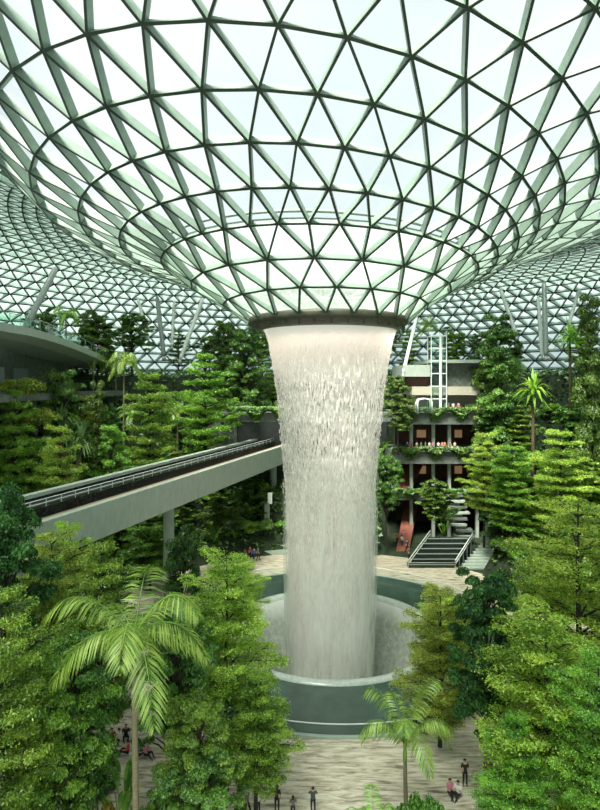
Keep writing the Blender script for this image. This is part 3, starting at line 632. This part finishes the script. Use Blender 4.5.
# red ramps
for (a, b, c_, d_, z0, z1) in ((396, 409, 406, 419, 0.05, 5.6), (397, 410, 404, 424, 8.95, 13.)):
    mb = MB(); q = [W(a, 0, 100 if z0 < 1 else 108), W(b, 0, 100 if z0 < 1 else 108), W(d_, 0, 121), W(c_, 0, 121)]
    top = [(v.x-bd.x, v.y-bd.y, z) for v, z in zip(q, (z0, z0, z1, z1))]; mb.add(top+[(x, y, z-.3) for x, y, z in top], [(0, 1, 2, 3), (7, 6, 5, 4), (0, 4, 5, 1), (1, 5, 6, 2), (2, 6, 7, 3), (3, 7, 4, 0)])
    tag(mb.build('ramp', M['red'], tb), 'red carpeted ramp')
def ledge_green(px0, px1, d, z, drop, n, lab):
    a = W(px0, 0, d); b = W(px1, 0, d); t = RNG.random(n); x = a.x+(b.x-a.x)*t; k = RNG.random(n)
    pos = np.stack([x, np.full(n, a.y)-.15-RNG.random(n)*.7+k*.9*(k > .5), z+.8-k*(drop+.8)*(.6+.4*np.sin(x*1.3))], 1)
    nr = np.stack([RNG.normal(size=n)*.4, -np.ones(n)*.7, .6+RNG.normal(size=n)*.3], 1)
    o = link('hanging_plants', leafmesh('hanging_plants', leaves(pos, nr, .2+.2*RNG.random(n), .4), M['lf_mid'])); tag(o, lab, 'hanging plants', kind='stuff')
ledge_green(392, 482, 106.8, 9.0, 1.0, 2200, 'green plants hanging over the lowest ledge of the terraced mall')
ledge_green(392, 482, 106.8, 16.8, 1.6, 3000, 'green plants hanging over the middle ledge of the terraced mall')
ledge_green(396, 482, 106.8, 24.2, 2.0, 3000, 'green plants hanging over the upper ledge of the terraced mall')
ledge_green(228, 288, 110.6, 24.2, 2.2, 2500, 'green plants trailing over the top of the tunnel mouth')
# lift tower
lt = W(437, 545, 109); lf = empty('lift_tower', (lt.x, lt.y, 24.0), label='tall glass lift shaft with white frame right of the waterfall', cat='lift')
zt = EYE+(HY-335)*107.5/F-24.0; hw = 1.45
for sx in (-1, 1):
    for sy in (-1, 1):
        mb = MB(); mb.box((sx*hw, sy*hw, zt/2), (.13, .13, zt)); mb.build('corner_post', M['white'], lf)
mb = MB(); mb.box((.25, -hw-.15, zt/2), (.4, .3, zt)); tag(mb.build('guide_mast', M['white'], lf), 'pale vertical mast')
for i in range(7):
    z = .2+i*(zt-.3)/6; mb = MB()
    for s in (-1, 1): mb.box((0, s*hw, z), (2*hw+.1, .1, .16)); mb.box((s*hw, 0, z), (.1, 2*hw, .16))
    mb.build('cross_frame', M['white'], lf)
for s, nm in ((-1, 0), (1, 0)):
    mb = MB(); mb.box((0, s*(hw-.02), zt/2), (2*hw-.2, .04, zt-.4)); mb.build('glass_panel', M['glass_clear'], lf)
    mb = MB(); mb.box((s*(hw-.02), 0, zt/2), (.04, 2*hw-.2, zt-.4)); mb.build('glass_panel', M['glass_clear'], lf)
cb = W(424, 412, 105); kb = empty('entrance_pod', (cb.x, cb.y, 24.0), label='small white arched glass pod beside the lift tower', cat='pod')
mb = MB()
for x_ in (-1.3, 1.3):
    mb.tube([(x_, -.8, 0), (x_, -.8, 2.0), (x_*.85, -.8, 2.5), (0, -.8, 2.7)], .14, 8); mb.tube([(x_, .8, 0), (x_, .8, 2.0), (x_*.85, .8, 2.5), (0, .8, 2.7)], .14, 8)
mb.build('arch_frame', M['white'], kb, True)
mb = MB(); mb.box((0, 0, 1.2), (2.4, 1.4, 2.3)); mb.build('glass_box', M['glass_clear'], kb)
# cascade pond with black steps and pale rails
pd = W(408, 565, 91); cp = empty('cascade_pond', (pd.x, pd.y, 0), label='stepped black stone cascade pond with pale rails beside the plaza', cat='pond')
for i in range(6):
    x = i*.82; y = i*1.0; mb = MB(); mb.box((3.7+x, .5+y, .28+i*.28), (7.4, 1.1, .56+i*.56)); mb.build('step', M['black'], cp)
    mb = MB(); mb.box((3.7+x, .42+y, .585+i*.56), (6.6, .6, .04)); mb.build('water_sheet', M['pondwater'], cp)
    mb = MB(); mb.box((3.7+x, -.08+y, .56+i*.56), (7.4, .12, .14)); tag(mb.build('edge_strip', M['grey'], cp), 'pale step edge')
for sx in (0, 7.5):
    for k in (0, 1):
        mb = MB(); mb.tube([(sx, -.2, .7+k*.55), (sx+4.9, 5.9, 3.9+k*.55)], .09 if sx else .07, 8); mb.build('side_rail', M['white'], cp, True)
    for i in range(6):
        mb = MB(); t = i/5; mb.tube([(sx+4.9*t, -.2+6.1*t, .5*t), (sx+4.9*t, -.2+6.1*t, 1.3+3.2*t)], .06, 6); mb.build('rail_post', M['grey'], cp)
mb = MB(); mb.tube([(-.1, -.35, .95), (7.6, -.35, .95)], .06, 8); mb.build('front_rail', M['grey'], cp, True)
# broad stairs climbing right of the pond, and stone ledges above it
st = W(464, 573, 90.5); so = empty('stone_stairs', (st.x, st.y, 0), label='broad grey stone stairs climbing right of the black cascade pond', cat='stairs')
for i in range(11):
    mb = MB(); mb.box((1.4+i*.62, i*.62, .15+i*.15), (4.2, .66, .3+i*.3)); mb.build('step', M['concrete'], so)
rk = W(462, 535, 104); ro = empty('rock_ledges', (rk.x, rk.y, 0), label='stack of pale stone ledges rising between the trees behind the pond', cat='rocks')
for i in range(9):
    mb = MB(); mb.box((random.uniform(-.8, .8)-.1*i, i*.35, .6+i*1.0), (random.uniform(2.6, 4), 2.0, .38), random.uniform(-.2, .2)); mb.box((random.uniform(-.4, .4)-.1*i, i*.35+.4, .2+i*1.0), (1.8, 1.6, .9)); mb.build('ledge', M['concrete'] if i % 2 else M['concrete_dark'], ro)
# terrace steps at far left of the plaza
ss = W(285, 553, 98); bs = empty('plaza_steps', (ss.x, ss.y+.5, 0), label='low grey seating steps at the far edge of the plaza left of the waterfall', cat='steps')
for i in range(4):
    mb = MB(); mb.box((0, i*1.2, .35+i*.35), (11, 1.25, .7+i*.7)); mb.build('step', M['concrete'], bs)
sg = W(267, 510, 102); so_ = empty('plaza_post', (sg.x, sg.y, 0), label='grey post with white panel among the shrubs left of the waterfall', cat='post')
mb = MB(); mb.box((0, 0, 4), (.9, .5, 8)); mb.build('post', M['grey'], so_); mb = MB(); mb.box((.55, -.35, 9), (.8, .2, 2.0)); mb.build('panel', M['white'], so_)

# ------------------------------------------------------------------ planting on the slopes
ORD = ['first', 'second', 'third', 'fourth', 'fifth', 'sixth', 'seventh', 'eighth', 'ninth', 'tenth', 'eleventh', 'twelfth', 'thirteenth', 'fourteenth', 'fifteenth', 'sixteenth', 'seventeenth', 'eighteenth', 'nineteenth', 'twentieth']
random.seed(20)
WORDS = {'broad': 'mid-green rounded tree', 'bright': 'bright green leafy tree', 'layer': 'flat-tiered yellow-green tree', 'layerg': 'flat-tiered green tree', 'dark': 'dark green dense tree',
         'column': 'climber-clad narrow tree', 'palm': 'feather palm', 'palmlow': 'young feather palm', 'rosette': 'strap-leaved screw pine', 'shrub': 'green shrub', 'shruby': 'yellow shrub', 'paddle': 'large paddle-leaved plant'}
slope = []
def in_view(p, h, m=25):
    u, v = proj((p[0], p[1], p[2]+h*.7)); return -m < u < 600+m
TIER = [(35.5, 7.5, 5.6), (43, 9, 5.8), (51, 10, 6.), (60.5, 11, 6.4), (69.5, 12.5, 7.), (77, 13, 8)]
for ti, (r, h, spc) in enumerate(TIER):
    n = int(r*math.radians(200)/spc)
    for i in range(n):
        a = math.radians(-100+200*(i+.5)/n)+random.uniform(-.03, .03); rr = r+random.uniform(-1.6, 1.6); x = AX+rr*math.sin(a); y = rr*math.cos(a); z = hgt(x, y)
        if not in_view((x, y, z), h) or facade_zone(x, y): continue
        u, v = proj((x, y, z)); d = y+CD
        if ti < 4 and 292 < u < 372: continue                       # nothing of it shows behind the water
        if ti in (1, 2) and 215 < u < 300: continue                  # tunnel mouth
        if math.hypot(x-gp(d).x+3.6, 0) < 6 and ti < 3: continue      # under the guideway
        if u < 108 and ti in (4, 5) and d < 118: continue                 # walkway
        if any(math.hypot(x-cx_, y-cy_) < 4.8 for cx_, cy_ in COLP): continue
        k = random.choices(['broad', 'bright', 'layer', 'layerg', 'column', 'palm', 'rosette', 'dark'], [3, 2, 2.4, 3.4, 3.2, 1.2, .8, 1.2] if u < 300 else [3, 1.5, 2.6, 2.4, 4, .8, 1.2, 2.])[0]
        hh = h*random.uniform(.8, 1.2); R_ = {'palm': 3.2, 'rosette': 1.7, 'column': 2.4, 'dark': 2.6}.get(k, 3.3)*random.uniform(.9, 1.2)
        slope.append((ti, u, k, (x, y, z-.1), hh, R_))
grp = {}
for s in slope: grp.setdefault((s[0], s[1] < 330, s[2]), []).append(s)
TN = ['lowest', 'second', 'third', 'fourth', 'fifth', 'topmost']
for (ti, left, k), L_ in grp.items():
    L_.sort(key=lambda s: s[1])
    for j, s in enumerate(L_):
        side = 'left of' if left else 'right of'
        pos = '' if len(L_) == 1 else ', %s from left' % ORD[j]
        plant(k, s[3], s[4], s[5], j, None, '%s on the %s terrace %s the waterfall%s' % (WORDS[k], TN[ti], side, pos), '%ss on the %s terrace %s the waterfall' % (WORDS[k].split(' on ')[0].split(' with ')[0], TN[ti], side))
# shrubs between them, by terrace edge
shr = []
for ti, (r, zz) in enumerate([(32.8, 3), (40.2, 8), (48.3, 15), (56.8, 23)]):
    n = int(r*math.radians(190)/3.1)
    for i in range(n):
        a = math.radians(-95+190*(i+.5)/n)+random.uniform(-.02, .02); x = AX+(r+.5)*math.sin(a); y = (r+.5)*math.cos(a); z = hgt(x, y)
        u, v = proj((x, y, z+1)); d = y+CD
        if not 0 < u < 600 or facade_zone(x, y) or 290 < u < 374 or (ti in (1, 2) and 215 < u < 300): continue
        k = random.choices(['shrub', 'shruby', 'paddle'], [4, 1.3 if u < 120 else .5, 1.4])[0]; shr.append((ti, u, k, (x, y, z-.1), random.uniform(1.9, 3.4)*(1.3 if k == 'paddle' else 1)))
grp = {}
for s in shr: grp.setdefault((s[0], s[1] < 330, s[2]), []).append(s)
for (ti, left, k), L_ in grp.items():
    L_.sort(key=lambda s: s[1])
    for j, s in enumerate(L_):
        side = 'left of' if left else 'right of'; pos = '' if len(L_) == 1 else ', %s from left' % ORD[min(j, 19)]
        plant(k, s[3], s[4], s[4]*.75, j, None, '%s on the %s terrace edge %s the waterfall%s' % (WORDS[k], ['lowest', 'second', 'third', 'fourth'][ti], side, pos), '%ss along the %s terrace edge %s the waterfall' % (WORDS[k], ['lowest', 'second', 'third', 'fourth'][ti], side))

# ------------------------------------------------------------------ hand-placed trees
def put(kind, px, d, ytop, rpx, lab, var=0, z0=None, rz=None):
    p = W(px, 0, d); z = hgt(p.x, p.y) if z0 is None else z0; top = EYE+(HY-ytop)*d/F
    return plant(kind, (p.x, p.y, z), top-z, rpx*d/F, var, rz, lab)
HAND = [
 # kind, px, depth, y of the top, crown radius px, label, variant
 ('dark', 3, 37, 476, 58, 'dark dense tree at the left edge in front of the guideway', 1),
 ('layer', 52, 43, 530, 50, 'yellow-green layered tree under the near end of the guideway', 0),
 ('layerg', 102, 40, 540, 56, 'green layered tree behind the tall feather palm on the left', 1),
 ('layer', 70, 47, 522, 40, 'pale layered tree touching the near end of the guideway', 2),
 ('layerg', 2, 29, 585, 70, 'wide green layered tree filling the lower left edge', 0),
 ('bright', 38, 32, 640, 52, 'bright green leafy tree at lower left below the layered one', 1),
 ('broad', 76, 35, 628, 44, 'mid-green tree between the left edge and the tall palm', 0),
 ('dark', 183, 50, 520, 26, 'small dark dense tree below the guideway pier', 1),
 ('broad', 175, 37, 600, 44, 'dense leafy tree just right of the tall feather palm', 1),
 ('layer', 226, 41, 552, 62, 'tall yellow-green layered tree overlapping the left side of the basin', 1),
 ('layerg', 256, 38, 672, 50, 'low green layered tree in front of the basin, bottom left of centre', 1),
 ('bright', 198, 34, 690, 42, 'bright leafy tree at lower left between two layered trees', 0),
 ('broad', 200, 32.5, 748, 42, 'low mid-green tree at the bottom edge left of the small standing crowd', 1),
 ('layer', 238, 62, 560, 34, 'light green layered tree at the left rim of the basin behind the others', 0),
 ('dark', 486, 40, 566, 42, 'dark dense tree with three stems right of the basin', 0),
 ('layer', 440, 46, 588, 50, 'yellow-green layered tree overlapping the right side of the basin', 2),
 ('layer', 578, 42, 500, 84, 'largest bright yellow-green layered tree at the right edge', 0),
 ('layer', 545, 35, 610, 84, 'yellow-green layered tree in front at lower right', 1),
 ('layerg', 598, 31, 650, 60, 'green layered tree in the bottom right corner', 0),
 ('layer', 535, 48, 560, 52, 'yellow-green layered tree between the dark tree and the largest one', 1),
 ('layerg', 560, 62, 540, 44, 'green layered tree behind the largest one on the right', 1),
 ('layer', 452, 62, 600, 40, 'bright layered tree behind the dark tree with three stems', 0),
 ('layerg', 516, 33, 712, 46, 'low green layered tree right of the three dark stems', 1),
 ('dark', 505, 90, 440, 22, 'dark narrow tree rising behind the black cascade pond', 1),
 ('column', 500, 104, 312, 26, 'tall climber-clad tree right of the lift tower', 0),
 ('column', 488, 108, 330, 20, 'climber-clad tree nearest the lift tower', 1),
 ('column', 590, 88, 296, 22, 'tall leafy tree at the right edge beneath the roof', 1),
 ('layer', 484, 92, 432, 26, 'golden layered tree right of the planted ledges', 1),
 ('layerg', 512, 86, 445, 34, 'layered tree above the black cascade pond', 0),
 ('layer', 560, 84, 430, 40, 'wide yellow-green layered tree on the right slope', 2),
 ('rosette', 533, 90, 374, 22, 'screw pine with a single round head on the right slope', 0),
 ('rosette', 570, 100, 322, 18, 'tall screw pine against the roof at right', 0),
 ('broad', 436, 100, 478, 20, 'leafy green tree in front of the lowest planted ledge', 0),
 ('paddle', 444, 99, 500, 16, 'pale paddle-leaved plant over the cascade pond', 1),
 ('broad', 398, 104, 372, 16, 'climbing foliage tree beside the right edge of the waterfall, uppermost', 0),
 ('broad', 386, 98, 450, 18, 'leafy tree beside the right edge of the waterfall, halfway down', 1),
 ('palm', 124, 96, 346, 24, 'tall palm on the left slope above the guideway', 1),
 ('layerg', 150, 92, 372, 34, 'layered tree with flat crown above the guideway, left of centre', 0),
 ('layerg', 205, 104, 352, 36, 'layered tree on the slope above the tunnel mouth', 1),
 ('broad', 244, 120, 322, 26, 'rounded tree just left of the roof ring', 0),
 ('layer', 84, 88, 395, 34, 'yellow-green layered tree below the curved walkway', 1),
 ('palm', 66, 106, 304, 20, 'feather palm standing above the curved walkway at upper left', 1),
 ('broad', 98, 116, 308, 22, 'rounded tree above the tip of the curved walkway', 0),
 ('broad', 40, 104, 312, 20, 'rounded tree behind the railing of the curved walkway, near its middle', 1),
 ('broad', 132, 122, 312, 20, 'rounded tree against the far roof right of the walkway tip', 1),
 ('broad', 226, 126, 318, 20, 'rounded tree against the far roof left of the roof ring', 1),
 ('layerg', 14, 70, 388, 34, 'layered tree at the left edge below the curved walkway', 1),
 ('broad', 62, 82, 362, 26, 'rounded tree directly below the middle of the curved walkway', 0),
 ('column', 96, 84, 378, 18, 'climber-clad tree below the tip of the curved walkway', 0),
 ('layer', 60, 70, 425, 32, 'yellow-green layered tree low on the left slope by the guideway', 1),
 ('bright', 110, 84, 420, 26, 'bright leafy tree on the left slope right below the walkway tip', 0),
 ('rosette', 72, 78, 405, 16, 'screw pine among the shrubs below the curved walkway', 1),
 ('palm', 160, 98, 398, 24, 'feather palm on the left slope above the middle of the guideway', 1),
 ('palm', 178, 108, 405, 22, 'feather palm on the left slope nearer the tunnel mouth', 0),
 ('shruby', 20, 74, 370, 26, 'golden yellow shrub mass below the curved walkway', 1),
 ('shruby', 42, 76, 400, 20, 'golden yellow shrub lower down the left slope', 1),
 ('bright', 30, 72, 430, 34, 'bright leafy tree just above the near end of the guideway', 0),
 ('broad', 255, 104, 478, 20, 'shaded tree below the tunnel mouth', 0),
 ('broad', 222, 96, 495, 22, 'shaded tree behind the guideway pier', 1),
 ('broad', 150, 80, 520, 30, 'shaded tree under the middle of the guideway', 0),
]
for k, px, d, yt, rp, lab, var in HAND:
    p = W(px, 0, d); z0 = None
    if px < 50 and d == 104: z0 = 31.
    if k == 'shruby': z0 = EYE+(HY-yt)*d/F-4.5
    if lab.startswith('climbing foliage'): z0 = 16.5
    put(k, px, d, yt, rp, lab, var, z0)
put('palm', 134, 31, 600, 84, 'tall feather palm with arching fronds in the left foreground', 0, None, .5)
put('palmlow', 405, 36, 698, 56, 'young feather palm in front of the basin, lower right', 0, None, .2)
put('palmlow', 374, 32.5, 762, 44, 'small feather palm at the bottom edge below the basin', 1, None, 1.2)
put('paddle', 122, 35.5, 752, 24, 'dark paddle-leaved plant at the foot of the tall feather palm', 0)
# undergrowth along the bottom edge
low = [(6, 30.5, 752, 'shrub', 26), (40, 31.5, 772, 'shrub', 26), (76, 33, 762, 'shrub', 24), (104, 34, 786, 'shruby', 16), (152, 33, 782, 'shrub', 22), (178, 32.5, 770, 'shrub', 26), (212, 32.5, 788, 'shrub', 22), (240, 33, 792, 'shrub', 16),
       (398, 33, 792, 'shrub', 20), (428, 33.5, 780, 'shrub', 22), (455, 32.5, 798, 'shrub', 16), (500, 33.5, 790, 'shrub', 20), (530, 33, 780, 'shrub', 24), (560, 34, 790, 'shrub', 20), (588, 32.5, 770, 'shrub', 28)]
lows = ['in the bottom left corner', 'second from the bottom left corner', 'third from the bottom left corner', 'left of the tall palm stem', 'just right of the tall palm stem', 'under the dense leafy left tree', 'under the layered left tree', 'nearest the crowd at bottom left',
        'right of the small palm', 'below the young palm', 'between the young palm and the three stems', 'right of the three pale stems', 'below the lower right layered tree', 'second from the bottom right corner', 'in the bottom right corner']
for (px, d, yt, k, rp), w_ in zip(low, lows): put(k, px, d, yt, rp, 'low %s %s' % (WORDS[k], w_), int(px) % 2)

# ------------------------------------------------------------------ people
SK = {'stand': dict(pel=(0, 0, .93), che=(0, .01, 1.35), nek=(0, 0, 1.5), hed=(0, 0, 1.64), hipL=(.10, 0, .9), kneL=(.11, .01, .5), ankL=(.12, 0, .08), toeL=(.13, -.16, .04), hipR=(-.10, 0, .9), kneR=(-.11, -.03, .5), ankR=(-.12, .03, .08), toeR=(-.13, -.13, .04),
                    shL=(.19, 0, 1.42), elL=(.25, .03, 1.14), haL=(.24, -.05, .88), shR=(-.19, 0, 1.42), elR=(-.25, .03, 1.14), haR=(-.24, -.05, .88))}
SK['photo'] = dict(SK['stand'], elL=(.30, -.12, 1.22), haL=(.12, -.28, 1.55), elR=(-.30, -.12, 1.22), haR=(-.12, -.28, 1.55))
SK['walk'] = dict(SK['stand'], kneL=(.11, -.16, .52), ankL=(.12, -.24, .1), toeL=(.12, -.4, .06), kneR=(-.11, .03, .5), ankR=(-.12, .25, .12), toeR=(-.12, .12, .03), elL=(.25, .12, 1.15), haL=(.24, .2, .92), elR=(-.25, -.06, 1.14), haR=(-.24, -.2, .95))
SK['sit'] = dict(pel=(0, 0, .16), che=(0, .03, .58), nek=(0, .02, .74), hed=(0, -.01, .88), hipL=(.10, 0, .15), kneL=(.17, -.40, .34), ankL=(.12, -.62, .06), toeL=(.12, -.78, .04), hipR=(-.10, 0, .15), kneR=(-.17, -.40, .34), ankR=(-.12, -.62, .06), toeR=(-.12, -.78, .04),
                 shL=(.19, .02, .65), elL=(.24, -.12, .42), haL=(.16, -.34, .42), shR=(-.19, .02, .65), elR=(-.24, -.12, .42), haR=(-.16, -.34, .42))
RAD = dict(pel=.155, che=.165, nek=.065, hed=.10, hip=.10, kne=.065, ank=.045, toe=.038, sh=.075, el=.05, ha=.035)
BON = [('pel', 'che'), ('che', 'nek'), ('nek', 'hed'), ('pel', 'hipL'), ('hipL', 'kneL'), ('kneL', 'ankL'), ('ankL', 'toeL'), ('pel', 'hipR'), ('hipR', 'kneR'), ('kneR', 'ankR'), ('ankR', 'toeR'),
       ('che', 'shL'), ('shL', 'elL'), ('elL', 'haL'), ('che', 'shR'), ('shR', 'elR'), ('elR', 'haR')]
def body_mesh(pose):
    sk = SK[pose]; nm = list(sk); me = bpy.data.meshes.new('b'); me.from_pydata([sk[k] for k in nm], [(nm.index(a), nm.index(b)) for a, b in BON], [])
    o = bpy.data.objects.new('b', me); C.objects.link(o); md = o.modifiers.new('s', 'SKIN'); md.use_smooth_shade = True
    for i, k in enumerate(nm):
        r = RAD[k.rstrip('LR') if k[:-1] in RAD else k]; sv = me.skin_vertices[0].data[i]; sv.radius = (r, r*(.72 if k in ('pel', 'che') else 1)); sv.use_root = (k == 'pel')
    ms = o.modifiers.new('u', 'SUBSURF'); ms.levels = 1; ms.render_levels = 1
    dg = bpy.context.evaluated_depsgraph_get(); me2 = bpy.data.meshes.new_from_object(o.evaluated_get(dg)); bpy.data.objects.remove(o)
    # slots: 0 skin, 1 top, 2 trousers, 3 shoes
    hd = Vector(sk['nek']); J = {k: Vector(v) for k, v in sk.items()}; idx = []
    def near(c): 
        best = None
        for a, b in BON:
            A, B = J[a], J[b]; t = max(0, min(1, (c-A).dot(B-A)/(B-A).length_squared)); q = (c-A.lerp(B, t)).length
            if best is None or q < best[0]: best = (q, a, b, t)
        return best
    for p in me2.polygons:
        q, a, b, t = near(p.center); s = 1
        if b == 'hed' or (b == 'nek' and t > .8): s = 0
        elif b.startswith('ha'): s = 0
        elif b.startswith('el'): s = 1 if t < .7 else 0
        elif b[:3] in ('hip', 'kne', 'ank'): s = 2
        elif b[:3] == 'toe': s = 3
        elif b == 'che' and t < .12: s = 2
        idx.append(s); p.use_smooth = True
    for i in range(4): me2.materials.append(None)
    me2.polygons.foreach_set('material_index', idx); return me2
def hair_mesh(long=False):
    mb = MB(); P = [(.0, .115)]+[(.112*math.sin(t), .005+.112*math.cos(t)) for t in np.linspace(.25, 1.75 if not long else 2.2, 7)]
    mb.lathe([(r, z) for r, z in P], 14)
    me = mb.mesh('hair', None, True)
    for v in me.vertices:
        if v.co.y < -.03 and v.co.z < .06: v.co.z = max(v.co.z, .06)
        if long and v.co.y > 0 and v.co.z < -.03: v.co.z -= .14
    return me
BODY = {k: body_mesh(k) for k in SK}; HAIR = [hair_mesh(), hair_mesh(True)]
SKIN = [simple('skin light', (.50, .30, .20), .6), simple('skin tan', (.30, .16, .09), .6)]; HM = simple('dark hair', (.02, .014, .01), .5); SHOE = simple('shoe', (.08, .08, .08), .6)
CM = {}
def cloth(c):
    if c not in CM: CM[c] = simple('cloth %d' % len(CM), c, .85)
    return CM[c]
def face_parts(par, hed):
    """nose, eyes, mouth and ears on the near figures"""
    x, y, z = hed; mb = MB(); mb.add([(x-.014, y-.098, z-.025), (x+.014, y-.098, z-.025), (x, y-.128, z-.025), (x, y-.10, z+.025)], [(0, 1, 2), (0, 2, 3), (1, 3, 2), (0, 3, 1)]); return mb
def person(loc, pose, face, top, legs, lab, long=False, sk=0, h=1.0, group=None, sc=1.0):
    """face: rotation so that the figure looks along -y at 0"""
    o = empty('person', loc, face); o.scale = (sc, sc, sc*h); me = BODY[pose].copy()
    for i, m in enumerate((SKIN[sk], cloth(top), cloth(legs), SHOE)): me.materials[i] = m
    b = link('body', me, o); hm = HAIR[int(long)].copy(); hm.materials.clear(); hm.materials.append(HM)
    link('hair', hm, o, Vector(SK[pose]['hed'])+Vector((0, .012, .01)))
    tag(o, lab, 'person', group); return o
def onfloor(px, py): 
    d = EYE*F/(py-HY); p = W(px, py, d); return (p.x, p.y, 0.)
BK, WH, GR, BL, RD, TL, OR, PK, NV = (.015, .015, .018), (.7, .7, .68), (.13, .14, .14), (.06, .14, .35), (.55, .04, .05), (.04, .35, .35), (.6, .2, .04), (.6, .2, .3), (.02, .03, .08)
def P(px, py, pose, face, top, legs, lab, **k): return person(onfloor(px, py), pose, face, top, legs, lab, **k)
P(313, 813, 'photo', PI, (.05, .07, .07), BK, 'person in dark grey top raising a camera at the bottom centre', sc=1.02)
P(293, 817, 'stand', PI+.2, GR, BK, 'dark haired person beside the one raising a camera', long=True, sc=.92, h=.9)
P(277, 812, 'stand', PI-.3, BK, BK, 'tall person in black at the bottom edge, third from right', long=True, sc=1.05)
P(258, 815, 'stand', PI+.5, WH, NV, 'person in white top at the bottom edge under the low tree', sc=1.)
P(247, 816, 'walk', 1.2, GR, BK, 'person in grey partly behind the low tree at the bottom edge', sc=1.)
P(394, 732, 'stand', .2, (.03, .03, .04), (.02, .02, .03), 'person in black leaning at the basin handrail', sk=1)
P(415, 730, 'stand', PI, OR, BK, 'person in orange top at the basin handrail', sk=1)
P(425, 727, 'stand', PI-.2, WH, GR, 'person in white top and dark red scarf at the basin handrail', long=True)
P(421, 734, 'sit', 1.5, RD, BK, 'child in red sitting by the basin handrail', h=.9, sc=.8)
P(434, 733, 'sit', 1.0, OR, BK, 'person in orange sitting right of the basin handrail group')
for px, py, t, po, lab in [(112, 742, RD, 'sit', 'person in red sitting left of the tall palm stem'), (109, 722, TL, 'stand', 'person in teal standing behind the palm stem'), (119, 742, WH, 'sit', 'person in white sitting behind the palm stem'),
                           (126, 738, BK, 'sit', 'person in black sitting right of the palm fronds'), (128, 754, RD, 'sit', 'person in red top sitting right of the palm stem, front'), (138, 757, BL, 'sit', 'person in blue sitting beside the one in red'),
                           (84, 765, RD, 'sit', 'person in red low between the left trees'), (146, 756, PK, 'sit', 'person in pink sitting rightmost behind the palm')]:
    P(px, py, po, random.uniform(-2, 2), t, BK, lab, sc=1.15)
for px, py, t, po, lab in [(450, 794, PK, 'sit', 'person in pink sitting right of the young palm'), (458, 796, WH, 'sit', 'person in white sitting between pink and dark figures'), (465, 786, BK, 'stand', 'person in dark clothes standing left of the three pale stems'),
                           (489, 786, RD, 'sit', 'person in red sitting right of the three pale stems'), (566, 790, OR, 'sit', 'person in orange sitting under the lower right trees'), (563, 782, TL, 'sit', 'person in teal sitting under the lower right trees')]:
    P(px, py, po, random.uniform(-2, 2), t, BK, lab, sc=1.12)
for px, py, t, po, lab in [(245, 563, GR, 'stand', 'person in grey on the far plaza left of the waterfall'), (254, 562, BL, 'walk', 'person in blue on the far plaza left of the waterfall'), (258, 561, TL, 'walk', 'person in teal on the far plaza left of the waterfall'), (250, 560, RD, 'stand', 'person in red on the far plaza left of the waterfall'),
                           (397, 545, OR, 'walk', 'person in orange at the foot of the red ramp'), (402, 548, WH, 'walk', 'person in white at the foot of the red ramp'), (407, 553, NV, 'walk', 'person in navy at the corner of the cascade pond'), (404, 543, PK, 'walk', 'person in pink on the red ramp'), (409, 561, GR, 'stand', 'person in grey nearest the cascade pond rail')]:
    P(px, py, po, random.uniform(-2, 2), t, BK, lab, sc=1.35)
cs = [WH, PK, OR, GR, WH, BL, RD, WH, TL, GR, WH, PK]; cn = ['white', 'pink', 'orange', 'grey', 'white', 'blue', 'red', 'white', 'teal', 'grey', 'white', 'pink']
for row, (z, y_) in enumerate([(24.0, 'upper'), (16.6, 'middle')]):
    xs = [408+i*(4.2 if row else 4.6)+random.uniform(-1, 1) for i in range(12)]
    for i, x_ in enumerate(xs):
        if row == 0 and 421 < x_ < 443: continue
        p = W(x_, 0, 108); person((p.x, p.y, z), 'stand', random.uniform(-1.2, 1.2), cs[(i+row*5) % 12], BK, 'person in %s on the %s planted ledge of the mall, %s from left' % (cn[(i+row*5) % 12], y_, ORD[i]), sc=1.1, group='people on the %s ledge of the mall' % y_)
p = cur[40]+Vector((-.9, 0, 0)); person(tuple(p), 'stand', .4, (.35, .1, .5), BK, 'person in purple at the end of the curved walkway', sc=1.5)
# ------------------------------------------------------------------ light and camera
w = bpy.data.worlds.new('sky'); S.world = w; w.use_nodes = True; nt = w.node_tree; nt.nodes.clear()
out = N(nt, 'ShaderNodeOutputWorld'); bg = N(nt, 'ShaderNodeBackground', i={1: 1.2}); tc = N(nt, 'ShaderNodeTexCoord')
nz = N(nt, 'ShaderNodeTexNoise', i={'Scale': 2.2, 'Detail': 4.}); L(nt, tc.outputs['Generated'], nz.inputs['Vector'])
r = ramp(nt, [(.35, (.62, .75, .76)), (.62, (.84, .87, .88))], nz.outputs['Fac']); L(nt, r.outputs[0], bg.inputs[0]); L(nt, bg.outputs[0], out.inputs[0])
sun = bpy.data.lights.new('sun', 'SUN'); sun.energy = 14; sun.angle = .35; sun.color = (1, .95, .85); so2 = bpy.data.objects.new('sun', sun); C.objects.link(so2); so2.rotation_euler = (math.radians(28), math.radians(-14), 0)
cam = bpy.data.cameras.new('camera'); co = bpy.data.objects.new('camera', cam); C.objects.link(co); S.camera = co
co.location = (0, -CD, EYE); co.rotation_euler = (PI/2, 0, 0); cam.sensor_fit = 'VERTICAL'; cam.sensor_height = 36; cam.lens = F/810*36; cam.shift_y = -20/810; cam.clip_end = 600
S.view_settings.view_transform = 'Standard'; S.view_settings.look = 'None'; S.view_settings.exposure = .08; S.view_settings.gamma = 1; S.view_settings.use_curve_mapping = False
S.cycles.transparent_max_bounces = 20
